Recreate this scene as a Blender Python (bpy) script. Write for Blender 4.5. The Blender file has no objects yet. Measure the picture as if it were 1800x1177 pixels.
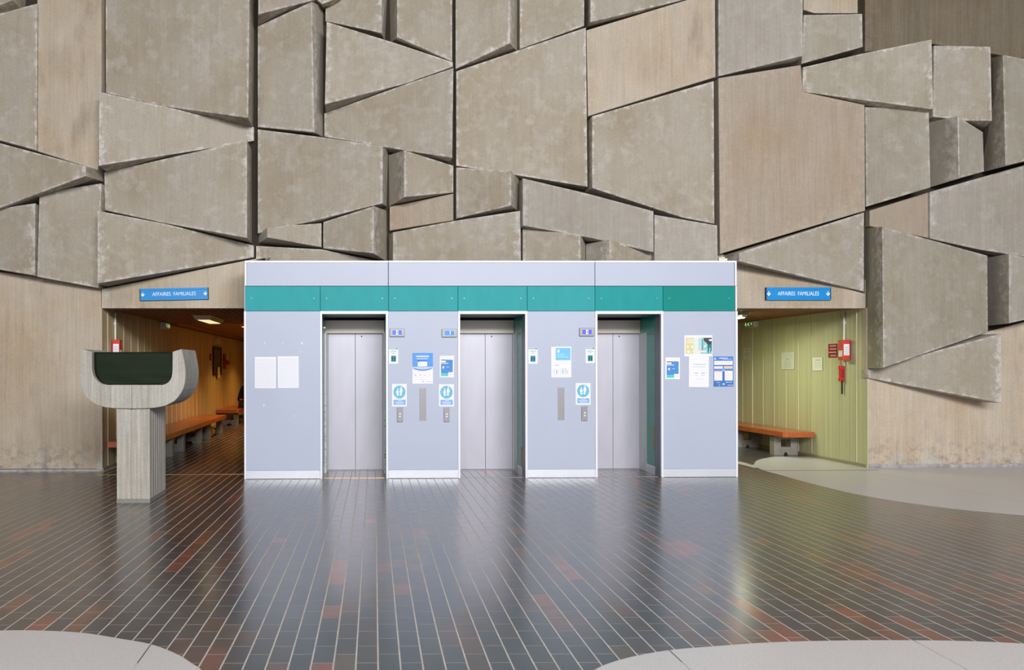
import bpy, bmesh, math, random
import numpy as np
from mathutils import Vector, Matrix
random.seed(7)
RN = random.Random(11)
scene = bpy.context.scene
COL = scene.collection

# ------------------------------------------------------------------ camera
F, CX, CY = 1300.0, 657.5, 647.0            # focal length / principal point for an 1800 x 1177 frame
PSI, ROLL = 0.01722, -0.00203
CAM = Vector((0.0, -10.734, 1.6))
fw = Vector((math.sin(PSI), math.cos(PSI), 0))
r0 = Vector((math.cos(PSI), -math.sin(PSI), 0))
u0 = Vector((0, 0, 1))
rt = (math.cos(ROLL) * r0 + math.sin(ROLL) * u0)
up = (-math.sin(ROLL) * r0 + math.cos(ROLL) * u0)
cd = bpy.data.cameras.new('camera')
cam = bpy.data.objects.new('camera', cd); COL.objects.link(cam)
cd.sensor_width = 36; cd.lens = 36 * F / 1800
cd.shift_x = (900 - CX) / 1800; cd.shift_y = (CY - 588.5) / 1800
cd.clip_end = 200
m = Matrix.Identity(4)
for i in range(3):
    m[i][0] = rt[i]; m[i][1] = up[i]; m[i][2] = -fw[i]; m[i][3] = CAM[i]
cam.matrix_world = m
scene.camera = cam

# ------------------------------------------------------------------ world, hall light, exposure
W = bpy.data.worlds.new('world'); scene.world = W; W.use_nodes = True
W.node_tree.nodes['Background'].inputs[0].default_value = (0.93, 0.96, 1.0, 1)
W.node_tree.nodes['Background'].inputs[1].default_value = 1.5
def area_light(name, loc, target, sx, sy, power, color):
    l = bpy.data.lights.new(name, 'AREA'); l.shape = 'RECTANGLE'; l.size = sx; l.size_y = sy
    l.energy = power; l.color = color
    o = bpy.data.objects.new(name, l); COL.objects.link(o); o.location = loc
    o.rotation_euler = (Vector(target) - Vector(loc)).to_track_quat('-Z', 'Y').to_euler()
    return o
area_light('hall_window_light', (3.4, -20.0, 7.9), (3.2, 0.9, 2.2), 15, 2.8, 4150, (1.0, 0.985, 0.98))
scene.cycles.caustics_reflective = False
scene.view_settings.view_transform = 'Standard'
scene.view_settings.look = 'None'
scene.view_settings.exposure = 0.0
scene.view_settings.gamma = 1.0
scene.view_settings.use_curve_mapping = False

# ------------------------------------------------------------------ measuring helpers
def ray(px, py):
    return fw + rt * ((px - CX) / F) - up * ((py - CY) / F)
def atY(px, py, Y):
    d = ray(px, py); return CAM + d * ((Y - CAM.y) / d.y)
def atX(px, py, X):
    d = ray(px, py); return CAM + d * ((X - CAM.x) / d.x)
def atZ(px, py, Z=0.0):
    d = ray(px, py); return CAM + d * ((Z - CAM.z) / d.z)
def rectY(x0, y0, x1, y1, Y):                 # X0, X1, Z0, Z1 on a frontal plane
    a, b, c, d = atY(x0, y0, Y), atY(x1, y0, Y), atY(x0, y1, Y), atY(x1, y1, Y)
    return (a.x + c.x) / 2, (b.x + d.x) / 2, (c.z + d.z) / 2, (a.z + b.z) / 2

# ------------------------------------------------------------------ materials
def lin(c):
    return tuple(((v / 255) / 12.92 if v / 255 <= 0.04045 else ((v / 255 + 0.055) / 1.055) ** 2.4) for v in c)
MATS = {}
def mat(name, rgb, rough=0.6, metal=0.0, emit=None, es=0.0, noise=0.0, nscale=6.0, stretch=(1, 1, 1), bump=0.0, spec=0.5, srgb=True, coat=0.0):
    if name in MATS: return MATS[name]
    M = bpy.data.materials.new(name); M.use_nodes = True; MATS[name] = M
    nt = M.node_tree; b = nt.nodes['Principled BSDF']
    c = lin(rgb) if srgb else rgb
    b.inputs['Base Color'].default_value = (*c, 1)
    b.inputs['Roughness'].default_value = rough
    b.inputs['Metallic'].default_value = metal
    b.inputs['Specular IOR Level'].default_value = spec
    b.inputs['Coat Weight'].default_value = coat
    if emit:
        b.inputs['Emission Color'].default_value = (*lin(emit), 1); b.inputs['Emission Strength'].default_value = es
    if noise or bump:
        tc = nt.nodes.new('ShaderNodeTexCoord'); mp = nt.nodes.new('ShaderNodeMapping')
        mp.inputs['Scale'].default_value = stretch
        nz = nt.nodes.new('ShaderNodeTexNoise'); nz.inputs['Scale'].default_value = nscale; nz.inputs['Detail'].default_value = 5
        nt.links.new(tc.outputs['Object'], mp.inputs[0]); nt.links.new(mp.outputs[0], nz.inputs['Vector'])
        if noise:
            mr = nt.nodes.new('ShaderNodeMapRange'); mr.inputs[1].default_value = 0.3; mr.inputs[2].default_value = 0.7
            mr.inputs[3].default_value = 1 - noise; mr.inputs[4].default_value = 1 + noise
            nt.links.new(nz.outputs[0], mr.inputs[0])
            mx = nt.nodes.new('ShaderNodeVectorMath'); mx.operation = 'SCALE'; mx.inputs[0].default_value = c
            nt.links.new(mr.outputs[0], mx.inputs['Scale']); nt.links.new(mx.outputs[0], b.inputs['Base Color'])
        if bump:
            bp = nt.nodes.new('ShaderNodeBump'); bp.inputs['Strength'].default_value = bump; bp.inputs['Distance'].default_value = 0.01
            nt.links.new(nz.outputs[0], bp.inputs['Height']); nt.links.new(bp.outputs[0], b.inputs['Normal'])
    return M

def concrete(name, c1, c2, c3, streak=0.25, white=0.5, blotch=0.9, bump=0.25, grime=False):
    """cast concrete: c1 main, c2 brownish patches, c3 pale bloom; vertical board marks; bloom along worn edges"""
    M = bpy.data.materials.new(name); M.use_nodes = True; MATS[name] = M
    nt = M.node_tree; N = nt.nodes; L = nt.links; b = N['Principled BSDF']
    b.inputs['Roughness'].default_value = 0.85; b.inputs['Specular IOR Level'].default_value = 0.25
    tc = N.new('ShaderNodeTexCoord'); oi = N.new('ShaderNodeObjectInfo')
    ml = N.new('ShaderNodeMath'); ml.operation = 'MULTIPLY'; ml.inputs[1].default_value = 37.0
    L.new(oi.outputs['Random'], ml.inputs[0])
    av = N.new('ShaderNodeVectorMath'); av.operation = 'ADD'
    L.new(tc.outputs['Object'], av.inputs[0]); L.new(ml.outputs[0], av.inputs[1])
    def noise(scale, detail, st=(1, 1, 1), rough=0.55):
        mp = N.new('ShaderNodeMapping'); mp.inputs['Scale'].default_value = st
        n = N.new('ShaderNodeTexNoise'); n.inputs['Scale'].default_value = scale; n.inputs['Detail'].default_value = detail
        n.inputs['Roughness'].default_value = rough
        L.new(av.outputs[0], mp.inputs[0]); L.new(mp.outputs[0], n.inputs['Vector']); return n.outputs[0]
    def rng(src, a, bb, c, d):
        mr = N.new('ShaderNodeMapRange'); mr.inputs[1].default_value = a; mr.inputs[2].default_value = bb
        mr.inputs[3].default_value = c; mr.inputs[4].default_value = d; L.new(src, mr.inputs[0]); return mr.outputs[0]
    def mix(fac, a, bcol):
        mx = N.new('ShaderNodeMix'); mx.data_type = 'RGBA'
        if isinstance(fac, float): mx.inputs[0].default_value = fac
        else: L.new(fac, mx.inputs[0])
        for s, v in ((6, a), (7, bcol)):
            if isinstance(v, tuple): mx.inputs[s].default_value = (*v, 1)
            else: L.new(v, mx.inputs[s])
        return mx.outputs[2]
    def mul(a, bb):
        x = N.new('ShaderNodeMath'); x.operation = 'MULTIPLY'
        for i, v in enumerate((a, bb)):
            if isinstance(v, float): x.inputs[i].default_value = v
            else: L.new(v, x.inputs[i])
        return x.outputs[0]
    big = noise(1.1, 6, (1, 1, .7)); st = noise(34, 3, (1, 1, .035), .6); st2 = noise(7, 3, (1, 1, .09))
    fine = noise(60, 4); mid = noise(4.5, 7)
    c = mix(mul(rng(big, .42, .66, 0, 1), blotch), lin(c1), lin(c2))
    c = mix(mul(rng(mid, .5, .75, 0, 1), 0.35 * white + .1), c, lin(c3))
    at = N.new('ShaderNodeAttribute'); at.attribute_name = 'edge'
    blo = noise(9, 8, (1, 1, 1), .7)
    ad = N.new('ShaderNodeMath'); ad.operation = 'ADD'; L.new(rng(at.outputs['Fac'], .35, 1.0, -.19, .13), ad.inputs[0]); L.new(blo, ad.inputs[1])
    e = rng(ad.outputs[0], .50, .68, 0, 1)
    L.new(e, b.inputs['Roughness']); L.remove(b.inputs['Roughness'].links[0])
    c = mix(mul(e, white), c, lin(c3))
    if grime:                                  # scuffed, damp-marked foot of the wall
        sp = N.new('ShaderNodeSeparateXYZ'); L.new(tc.outputs['Object'], sp.inputs[0])
        c = mix(mul(rng(sp.outputs['Z'], .05, .55, 1, 0), rng(blo, .48, .60, 0, .8)), c, lin((118, 108, 100)))
        c = mix(mul(rng(sp.outputs['Z'], .05, .35, 1, 0), rng(mid, .50, .62, 0, .8)), c, lin((196, 192, 188)))
        c = mix(rng(noise(2.3, 6, (1, 1, .35)), .58, .74, 0, .45), c, lin((122, 108, 92)))
    val = N.new('ShaderNodeVectorMath'); val.operation = 'SCALE'
    L.new(c, val.inputs[0])
    s1 = rng(st, .3, .7, 1 - streak, 1 + streak * .8); s2 = rng(st2, .3, .7, 1 - streak * .6, 1 + streak * .5)
    s3 = rng(fine, .3, .7, .90, 1.09); s4 = mul(rng(mid, .3, .7, 1.05, .93), rng(blo, .3, .7, .95, 1.05))
    per = rng(oi.outputs['Random'], 0, 1, .93, 1.06)
    L.new(mul(mul(mul(s1, s2), mul(s3, s4)), per), val.inputs['Scale'])
    # tiny air holes
    vo = N.new('ShaderNodeTexVoronoi'); vo.inputs['Scale'].default_value = 5.5; L.new(av.outputs[0], vo.inputs['Vector'])
    hole = rng(vo.outputs['Distance'], .018, .035, .45, 1)
    v2 = N.new('ShaderNodeVectorMath'); v2.operation = 'SCALE'; L.new(val.outputs[0], v2.inputs[0]); L.new(hole, v2.inputs['Scale'])
    L.new(v2.outputs[0], b.inputs['Base Color'])
    bp = N.new('ShaderNodeBump'); bp.inputs['Strength'].default_value = bump; bp.inputs['Distance'].default_value = .012
    L.new(mul(s1, s3), bp.inputs['Height']); L.new(bp.outputs[0], b.inputs['Normal'])
    return M
concrete('concrete_smooth', (169, 162, 150), (158, 147, 128), (205, 199, 194), .05, 1.0)
concrete('concrete_board', (190, 178, 161), (180, 162, 138), (196, 190, 182), .09, .6, grime=True)
concrete('concrete_grey', (169, 163, 154), (157, 150, 138), (196, 191, 187), .07, .9, .6)
concrete('concrete_pink', (168, 156, 142), (164, 147, 126), (188, 178, 166), .08, .35)
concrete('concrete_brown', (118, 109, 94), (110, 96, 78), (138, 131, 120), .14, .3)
concrete('concrete_olive', (163, 157, 145), (149, 141, 124), (196, 191, 184), .06, 1.0)
concrete('concrete_gap_shade', (58, 53, 46), (50, 45, 38), (64, 60, 54), .1, .1)  # backing concrete, darkened to paint shade into the gaps between panels
concrete('concrete_pale', (178, 175, 167), (164, 158, 146), (196, 193, 188), .2, .3, .5)
concrete('concrete_bench', (140, 138, 130), (128, 124, 112), (160, 157, 150), .05, .3, .5)

def tile_mat(name, rgb, flash, rough=.34):
    M = bpy.data.materials.new(name); M.use_nodes = True; MATS[name] = M
    nt = M.node_tree; N = nt.nodes; L = nt.links; b = N['Principled BSDF']
    g = N.new('ShaderNodeNewGeometry')
    n = N.new('ShaderNodeTexNoise'); n.inputs['Scale'].default_value = 4.0; n.inputs['Detail'].default_value = 3
    L.new(g.outputs['Position'], n.inputs['Vector'])
    mr = N.new('ShaderNodeMapRange'); mr.inputs[1].default_value = .42; mr.inputs[2].default_value = .62; L.new(n.outputs[0], mr.inputs[0])
    mx = N.new('ShaderNodeMix'); mx.data_type = 'RGBA'; mx.inputs[6].default_value = (*lin(rgb), 1); mx.inputs[7].default_value = (*lin(flash), 1)
    L.new(mr.outputs[0], mx.inputs[0]); L.new(mx.outputs[2], b.inputs['Base Color'])
    b.inputs['Roughness'].default_value = rough
    b.inputs['Specular IOR Level'].default_value = 1.0; b.inputs['Coat Weight'].default_value = .75; b.inputs['Coat Roughness'].default_value = .2
    return M
TILES = [tile_mat('tile_charcoal', (41, 41, 51), (52, 48, 55)), tile_mat('tile_black', (32, 31, 37), (48, 41, 41)),
         tile_mat('tile_umber', (61, 46, 41), (41, 37, 43)), tile_mat('tile_slate', (45, 45, 57), (59, 52, 54)),
         tile_mat('tile_maroon', (75, 45, 37), (52, 39, 37)), tile_mat('tile_red', (124, 59, 36), (88, 46, 34)),
         tile_mat('tile_rust', (102, 55, 37), (59, 41, 36)), tile_mat('tile_tan', (82, 64, 48), (57, 46, 41))]
mortar = mat('mortar', (190, 183, 178), .9, noise=.12, nscale=9)
terrazzo = mat('terrazzo', (197, 195, 197), .32, noise=.16, nscale=160, bump=.02, spec=.5)
MATS['terrazzo'].node_tree.nodes['Principled BSDF'].inputs['Roughness'].default_value = .3
joint_dark = mat('joint_dark', (40, 38, 36), .9)
floor_far = mat('floor_far', (74, 66, 64), .3, noise=.2)
panel_grey = mat('panel_grey', (182, 191, 212), .45, noise=.015, nscale=2)
teal = mat('teal', (50, 162, 168), .6, spec=.25, noise=.05, nscale=2.5, stretch=(3, 1, 1))  # three teals: sheen fading along the fascia, put into the base colour
teal_half_sheen = mat('teal_half_sheen', (30, 154, 156), .6, spec=.25, noise=.04, nscale=2.5, stretch=(3, 1, 1))
teal_low_sheen = mat('teal_low_sheen', (0, 138, 132), .6, spec=.25, noise=.03, nscale=2.5)
white_trim = mat('white_trim', (236, 238, 246), .4)
kick = mat('kick_metal', (217, 220, 230), .3, metal=.25, noise=.03, nscale=3)
steel = mat('brushed_steel', (188, 187, 199), .4, metal=.2, noise=.05, nscale=5, stretch=(1, 1, .3))
steel_tan = mat('steel_tan', (214, 204, 192), .4, metal=.15, noise=.04, nscale=4)
steel_dark = mat('steel_dark', (148, 147, 150), .38, metal=.3, noise=.05, nscale=20)
jamb_white = mat('jamb_white', (214, 218, 218), .5, noise=.06, nscale=30)
jamb_chip = mat('chipped_paint', (70, 66, 62), .8)
green_side = mat('green_side', (14, 148, 132), .25, noise=.05)
grey_side = mat('grey_side', (120, 124, 138), .4)
black = mat('black_plastic', (22, 22, 24), .5)
brass = mat('brass', (214, 170, 110), .3, metal=.9)
paint_cream = None
def cream(name, rgb):
    M = mat(name, rgb, .55, noise=.12, nscale=26, stretch=(1, 1, .01), bump=.5)
    return M
cream_left = cream('cream_board_paint', (200, 184, 146))
cream_right = cream('cream_green_paint', (190, 188, 152))
wood_seat = mat('orange_wood', (172, 88, 46), .32, noise=.22, nscale=5, stretch=(6, .7, 6), coat=.3)
wood_slat = mat('dark_slat_wood', (140, 88, 56), .6, noise=.25, nscale=8, stretch=(4, .5, 4))
white_paper = mat('white_paper', (240, 242, 252), .7)
old_paper = mat('old_paper', (208, 212, 196), .7)
sign_blue = mat('sign_blue', (10, 142, 218), .35)
red_plastic = mat('red_plastic', (196, 40, 40), .35)
red_orange = mat('red_orange', (206, 66, 48), .45)
red_dark = mat('red_dark', (150, 22, 34), .45)
white_enamel = mat('white_enamel', (226, 224, 214), .45)
plaster = mat('ceiling_plaster', (190, 178, 160), .8)

# ------------------------------------------------------------------ object helpers
def link(name, me, parent=None, m=None):
    o = bpy.data.objects.new(name, me); COL.objects.link(o)
    if m is not None:
        for x in (m if isinstance(m, (list, tuple)) else [m]): o.data.materials.append(x)
    if parent is not None: o.parent = parent
    return o
def tag(o, label=None, cat=None, group=None, kind=None):
    if label: o['label'] = label
    if cat: o['category'] = cat
    if group: o['group'] = group
    if kind: o['kind'] = kind
    return o
def thing(name, loc, label, cat, group=None):
    o = bpy.data.objects.new(name, None); COL.objects.link(o); o.location = loc; o.empty_display_size = .1
    bpy.context.view_layer.update()
    return tag(o, label, cat, group)
class MB:
    def __init__(s): s.v = []; s.f = []; s.mi = []; s.mats = []
    def slot(s, m):
        if m is None: return 0
        if m not in s.mats: s.mats.append(m)
        return s.mats.index(m)
    def add(s, vs, fs, m=None):
        k = len(s.v); s.v += [tuple(x) for x in vs]; i = s.slot(m)
        for f in fs: s.f.append([k + a for a in f]); s.mi.append(i)
        return s
    def box(s, a, b, m=None):
        x0, y0, z0 = [min(p, q) for p, q in zip(a, b)]; x1, y1, z1 = [max(p, q) for p, q in zip(a, b)]
        return s.add([(x0, y0, z0), (x1, y0, z0), (x1, y1, z0), (x0, y1, z0), (x0, y0, z1), (x1, y0, z1), (x1, y1, z1), (x0, y1, z1)],
                     [(0, 3, 2, 1), (4, 5, 6, 7), (0, 1, 5, 4), (1, 2, 6, 5), (2, 3, 7, 6), (3, 0, 4, 7)], m)
    def prism(s, pts, d, m=None):          # polygon pts (3D) extruded by vector d
        n = len(pts); q = [tuple(Vector(p) + Vector(d)) for p in pts]
        fs = [list(range(n)), list(range(2 * n - 1, n - 1, -1))] + [[i, n + i, n + (i + 1) % n, (i + 1) % n] for i in range(n)]
        return s.add(list(pts) + q, fs, m)
    def cyl(s, a, b, r, m=None, n=14, r2=None):
        a = Vector(a); b = Vector(b); d = (b - a).normalized(); t = d.orthogonal().normalized(); w = d.cross(t)
        r2 = r if r2 is None else r2
        A = [a + (t * math.cos(2 * math.pi * i / n) + w * math.sin(2 * math.pi * i / n)) * r for i in range(n)]
        B = [b + (t * math.cos(2 * math.pi * i / n) + w * math.sin(2 * math.pi * i / n)) * r2 for i in range(n)]
        return s.add(A + B, [list(range(n - 1, -1, -1)), list(range(n, 2 * n))] + [[i, (i + 1) % n, n + (i + 1) % n, n + i] for i in range(n)], m)
    def build(s, name, m=None, parent=None, bevel=0, smooth=False):
        me = bpy.data.meshes.new(name); 
        if parent is not None:
            off = parent.matrix_world.translation
            me.from_pydata([tuple(Vector(v) - off) for v in s.v], [], s.f)
        else: me.from_pydata(s.v, [], s.f)
        bm = bmesh.new(); bm.from_mesh(me); bmesh.ops.recalc_face_normals(bm, faces=bm.faces); bm.to_mesh(me); bm.free()
        o = link(name, me, parent, m if m is not None else s.mats)
        if m is None:
            for p, i in zip(me.polygons, s.mi): p.material_index = i
        if smooth:
            for p in me.polygons: p.use_smooth = True
        if bevel:
            bv = o.modifiers.new('bevel', 'BEVEL'); bv.width = bevel; bv.segments = 2; bv.limit_method = 'ANGLE'
        return o
def bx(name, a, b, m, parent=None, bevel=0):
    return MB().box(a, b).build(name, m, parent, bevel)

YW = 0.893           # front of the flat cast wall
LINT = 2.545         # lintel height
XL, XR = -1.697, 5.501        # elevator surround
ZT = 3.163
XCL, XCR = -4.05, 8.05        # outer walls of the two passages

# ================================================================== SETTING
floor = tag(bx('floor', (-26, -32, -.06), (30, 22, -.02), floor_far), kind='structure')
bed = bx('mortar_bed', (-11, -9.6, -.0205), (14, 18, -.0007), mortar, floor)

# the hall the wall belongs to: side walls and ceiling outside the view, open to daylight behind the camera
tag(bx('wall_left_hall', (-15.5, -22, 0), (-15.1, 1.3, 9.6), MATS['concrete_brown']), kind='structure')
tag(bx('wall_right_hall', (17.0, -22, 0), (17.4, 1.3, 9.6), MATS['concrete_brown']), kind='structure')
tag(bx('ceiling_hall', (-15.5, -22, 9.45), (17.4, 1.3, 9.8), MATS['concrete_brown']), kind='structure')
# --- terrazzo areas measured on the floor
def fl(pts): return [Vector((p.x, p.y, 0)) for p in (atZ(x, y) for x, y in pts)]
def smooth_curve(pts, n=5):
    out = []
    for i in range(len(pts) - 1):
        p0 = pts[max(i - 1, 0)]; p1 = pts[i]; p2 = pts[i + 1]; p3 = pts[min(i + 2, len(pts) - 1)]
        for k in range(n):
            t = k / n
            out.append(.5 * ((2 * p1) + (p2 - p0) * t + (2 * p0 - 5 * p1 + 4 * p2 - p3) * t * t + (3 * p1 - p0 - 3 * p2 + p3) * t ** 3))
    return out + [pts[-1]]
def clip(poly, p, d, side, g):                     # keep the half plane on one side of a joint line
    n = Vector((-d.y, d.x, 0)).normalized() * side
    out = []
    for i in range(len(poly)):
        a, b = poly[i], poly[(i + 1) % len(poly)]
        da = (a - p).dot(n) - g; db = (b - p).dot(n) - g
        if da >= 0: out.append(a)
        if (da >= 0) != (db >= 0): out.append(a + (b - a) * (da / (da - db)))
    return out
def slab(poly, z1=.0012):
    if len(poly) < 3: return
    mb = MB(); mb.prism([(p.x, p.y, z1) for p in poly], (0, 0, -.021 - z1 + .001)); return mb.build('terrazzo_slab', terrazzo, floor)
patch = []
c1 = smooth_curve(fl([(-260, 1135), (-120, 1113), (0, 1108), (70, 1108), (145, 1112), (210, 1122), (265, 1132), (310, 1149), (338, 1166), (355, 1178), (372, 1200), (388, 1240)]))
p1 = c1 + [Vector((-2.1, -9.2, 0)), Vector((-9.5, -9.2, 0))]
c2 = smooth_curve(fl([(985, 1240), (1012, 1200), (1045, 1177), (1075, 1164), (1120, 1152), (1180, 1142), (1250, 1136), (1350, 1129), (1450, 1126), (1550, 1125), (1680, 1126), (1800, 1131), (2000, 1145), (2300, 1180)]))
p2 = c2 + [Vector((8.5, -9.2, 0)), Vector((1.7, -9.2, 0))]
c3 = smooth_curve(fl([(1362, 802.5), (1345, 805), (1331, 809), (1326, 815), (1331, 821), (1345, 827), (1370, 834), (1420, 848), (1500, 867), (1580, 881), (1680, 894), (1800, 905), (1950, 918), (2150, 935)]))
p3 = c3 + [Vector((13.9, -1.2, 0)), Vector((13.9, .86, 0)), Vector((8.05, .86, 0)), Vector((8.05, c3[0].y, 0))]
def seg(a, b): 
    a, b = fl([a, b]); return a, (b - a)
def pieces(poly, cuts):
    L = [poly]
    for (a, b) in cuts:
        p, d = seg(a, b); n = []
        for q in L:
            for s in (1, -1):
                r = clip(q, p, d, s, .004)
                if len(r) > 2: n.append(r)
        L = n
    for q in L: slab(q)
pieces(p1, [((266, 1131), (233, 1177))])
pieces(p2, [((1176, 1142), (1213, 1177)), ((1605, 1125), (1700, 1177))])
pieces(p3, [((1342, 826.5), (1525, 824.5)), ((1560, 835), (1800, 883))])
slab(fl([(1292, 809.5), (1308, 812.5), (1322, 817), (1327, 815.5), (1331, 821.5), (1325, 821.5), (1310, 817.5), (1292, 813.5)]), .0018)
patches = [p1, p2, p3]
def inside(p, poly):
    c = False; j = len(poly) - 1
    for i in range(len(poly)):
        a, b = poly[i], poly[j]
        if (a.y > p.y) != (b.y > p.y) and p.x < (b.x - a.x) * (p.y - a.y) / (b.y - a.y) + a.x: c = not c
        j = i
    return c

# --- floor tiles: long courses running away from the camera, half bond
TW, TL, GW, GL = .1205, .2420, .0092, .0050
rh = Vector((math.cos(PSI), -math.sin(PSI), 0)); fh = Vector((math.sin(PSI), math.cos(PSI), 0)); C0 = Vector((CAM.x, CAM.y, 0))
tiles = []
def region(p):
    if p.y < 0.02: return -9.3 < p.x < 13.6 and p.y > -9.3
    if p.y < .95: return (XCL - 5 < p.x < XCL - .0 and p.y < .86) or (XCL < p.x < 5.45) or (5.45 < p.x < XCR) or (XCR < p.x < 13.4 and p.y < .86)
    return (XCL + .02 < p.x < XL + .1 and p.y < 16) or (XR - .1 < p.x < XCR - .02 and p.y < 9)
from mathutils import noise as mnoise
for i in range(-84, 122):
    u = .0187 + (i + .5) * TW
    prev = None
    ph = 4.0217 if i % 2 else 4.0217 + TL / 2
    for j in range(-14, 96):
        v = ph + (j + .5) * TL
        p = C0 + rh * u + fh * v
        if not region(p): continue
        cs = [p + rh * (sx * TW / 2) + fh * (sy * TL / 2) for sx in (-1, 1) for sy in (-1, 1)]
        if any(all(inside(c, q) for c in cs) for q in patches): continue
        if p.y > .95 and p.y > 9 and p.x > 0: continue
        a = mnoise.noise(Vector((p.x * .9, p.y * .45, 3.1))); h = RN.random()
        near = v < 4.55
        k = mnoise.noise(Vector((p.x * 1.7 + 9, p.y * .8, 7.7)))
        pr = .06 + (.62 if (near and (p.x < -.35 or p.x > 1.9)) else 0) + max(0, k) * .75 - (.05 if -.2 < p.x < 1.7 and v < 5 else 0)
        if prev is not None and RN.random() < .42: mi = prev
        elif h < pr * .62: mi = RN.choice([5, 5, 6, 4])
        elif h < pr * .62 + .015: mi = 7
        elif h < pr * .62 + .015 + .34 + max(0, a) * .4: mi = RN.choice([2, 4, 2, 3])
        else: mi = RN.choice([0, 0, 1, 3, 3, 0])
        prev = mi
        tiles.append((v, p, mi, [RN.uniform(-.0003, .0001) for _ in range(4)]))
def tile_geo(p, dz, top=0.0):
    a = rh * (TW - GW) / 2; b = fh * (TL - GL) / 2
    t = [p - a - b, p + a - b, p + a + b, p - a + b]
    return [(q.x, q.y, top + dz[n]) for n, q in enumerate(t)] + [(q.x, q.y, -.012) for q in t]
TF = [(0, 1, 2, 3), (4, 5, 1, 0), (5, 6, 2, 1), (6, 7, 3, 2), (7, 4, 0, 3)]
tiles.sort(key=lambda t: t[0])
def visible_px(p):
    d = p - CAM; z = d.dot(fw)
    if z < 1: return None
    return CX + F * d.dot(rt) / z, CY - F * d.dot(up) / z
singles = []; rest = []
for t in tiles:
    q = visible_px(t[1])
    if q and -20 < q[0] < 1820 and q[1] < 1185 and len(singles) < 300: singles.append(t)
    else: rest.append(t)
proto = {}
for v, p, mi, dz in singles:
    var = RN.randrange(3)
    if (mi, var) not in proto:
        me = bpy.data.meshes.new('floor_tile'); me.from_pydata(tile_geo(Vector((0, 0, 0)), dz), [], TF); me.materials.append(TILES[mi]); proto[(mi, var)] = me
    o = bpy.data.objects.new('floor_tile', proto[(mi, var)]); COL.objects.link(o); o.parent = floor; o.location = (p.x, p.y, 0)
vs = []; fs = []; ms = []
for v, p, mi, dz in rest:
    k = len(vs); vs += tile_geo(p, dz); fs += [tuple(k + a for a in f) for f in TF]; ms += [mi] * 5
me = bpy.data.meshes.new('floor_tiles'); me.from_pydata(vs, [], fs)
for t in TILES: me.materials.append(t)
me.polygons.foreach_set('material_index', ms)
tag(link('floor_tiles', me, floor), kind='stuff')
# brass threshold strips across both passages
a, b = atZ(250, 834.5), atZ(428, 834.5)
bx('threshold_strip', (XCL + .05, .50, -.002), (XL + .05, .515, .0025), brass, floor)
bx('threshold_strip', (XR, .62, -.002), (XCR - .02, .64, .0045), mat('bronze', (120, 96, 70), .5, metal=.6), floor)

# --- the big wall: recessed backing, then every cast panel as a piece of its own
wb = MB()
wb.box((-15.1, YW + .10, LINT + .06), (17, YW + .45, 9.4)); wb.box((-15.1, YW + .10, -.06), (XCL - .08, YW + .45, LINT + .06))
wb.box((XCR + .08, YW + .10, -.06), (17, YW + .45, LINT + .06)); wb.box((XL + .16, YW + .10, -.06), (XR - .16, YW + .45, LINT + .06))
wall = tag(wb.build('wall_back', MATS['concrete_gap_shade']), kind='structure')

def panel(front, mname='concrete_smooth', base=None, edge=.10, bevel=.007):
    """front: (px, py, proud) corners of the cast face, base: {corner: (px, py)} where its splayed flank meets the wall"""
    P = [(x, y, YW - p) for x, y, p in front]
    pts = [atY(x, y, Y) for x, y, Y in P]
    if len(pts) > 3:                                   # flatten the face
        A = np.array([[q.x, q.z, 1] for q in pts]); B = np.array([q.y for q in pts])
        co = np.linalg.lstsq(A, B, rcond=None)[0]
        new = []
        for (x, y, Y) in P:
            d = ray(x, y); den = d.y - co[0] * d.x - co[1] * d.z
            t = (co[0] * CAM.x + co[1] * CAM.z + co[2] - CAM.y) / den
            new.append(CAM + d * t)
        pts = new
    n = len(pts); back = []
    YB = YW + .11
    for i, q in enumerate(pts):
        if base and i in base: g = atY(base[i][0], base[i][1], YW + .02); back.append(Vector((g.x, YB, g.z)))
        else: back.append(Vector((q.x, YB, q.z)))
    bm = bmesh.new(); el = bm.verts.layers.float.new('edge')
    FV = [bm.verts.new(q) for q in pts]; BV = [bm.verts.new(q) for q in back]
    c = sum(pts, Vector()) / n
    inr = min(abs(((pts[(i + 1) % n] - pts[i]).cross(c - pts[i])).length / (pts[(i + 1) % n] - pts[i]).length) for i in range(n))
    k = min(.4, edge / max(inr, .01))
    IV = [bm.verts.new(q + (c - q) * k) for q in pts]
    for v in FV: v[el] = 1.0
    for v in BV: v[el] = 0.35
    bm.faces.new(IV)
    ring = []
    for i in range(n):
        j = (i + 1) % n
        bm.faces.new([FV[i], FV[j], IV[j], IV[i]])
        bm.faces.new([BV[i], BV[j], FV[j], FV[i]])
    bm.faces.new(list(reversed(BV)))
    bmesh.ops.recalc_face_normals(bm, faces=bm.faces)
    if bevel:
        es = [bm.edges.get((FV[i], FV[(i + 1) % n])) for i in range(n)]
        bmesh.ops.bevel(bm, geom=es, offset=bevel, segments=1, affect='EDGES')
    me = bpy.data.meshes.new('concrete_panel'); bm.to_mesh(me); bm.free()
    return link('concrete_panel', me, wall, MATS[mname])
S, B_, G, PK, BR, OL = 'concrete_smooth', 'concrete_board', 'concrete_grey', 'concrete_pink', 'concrete_brown', 'concrete_olive'
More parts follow.
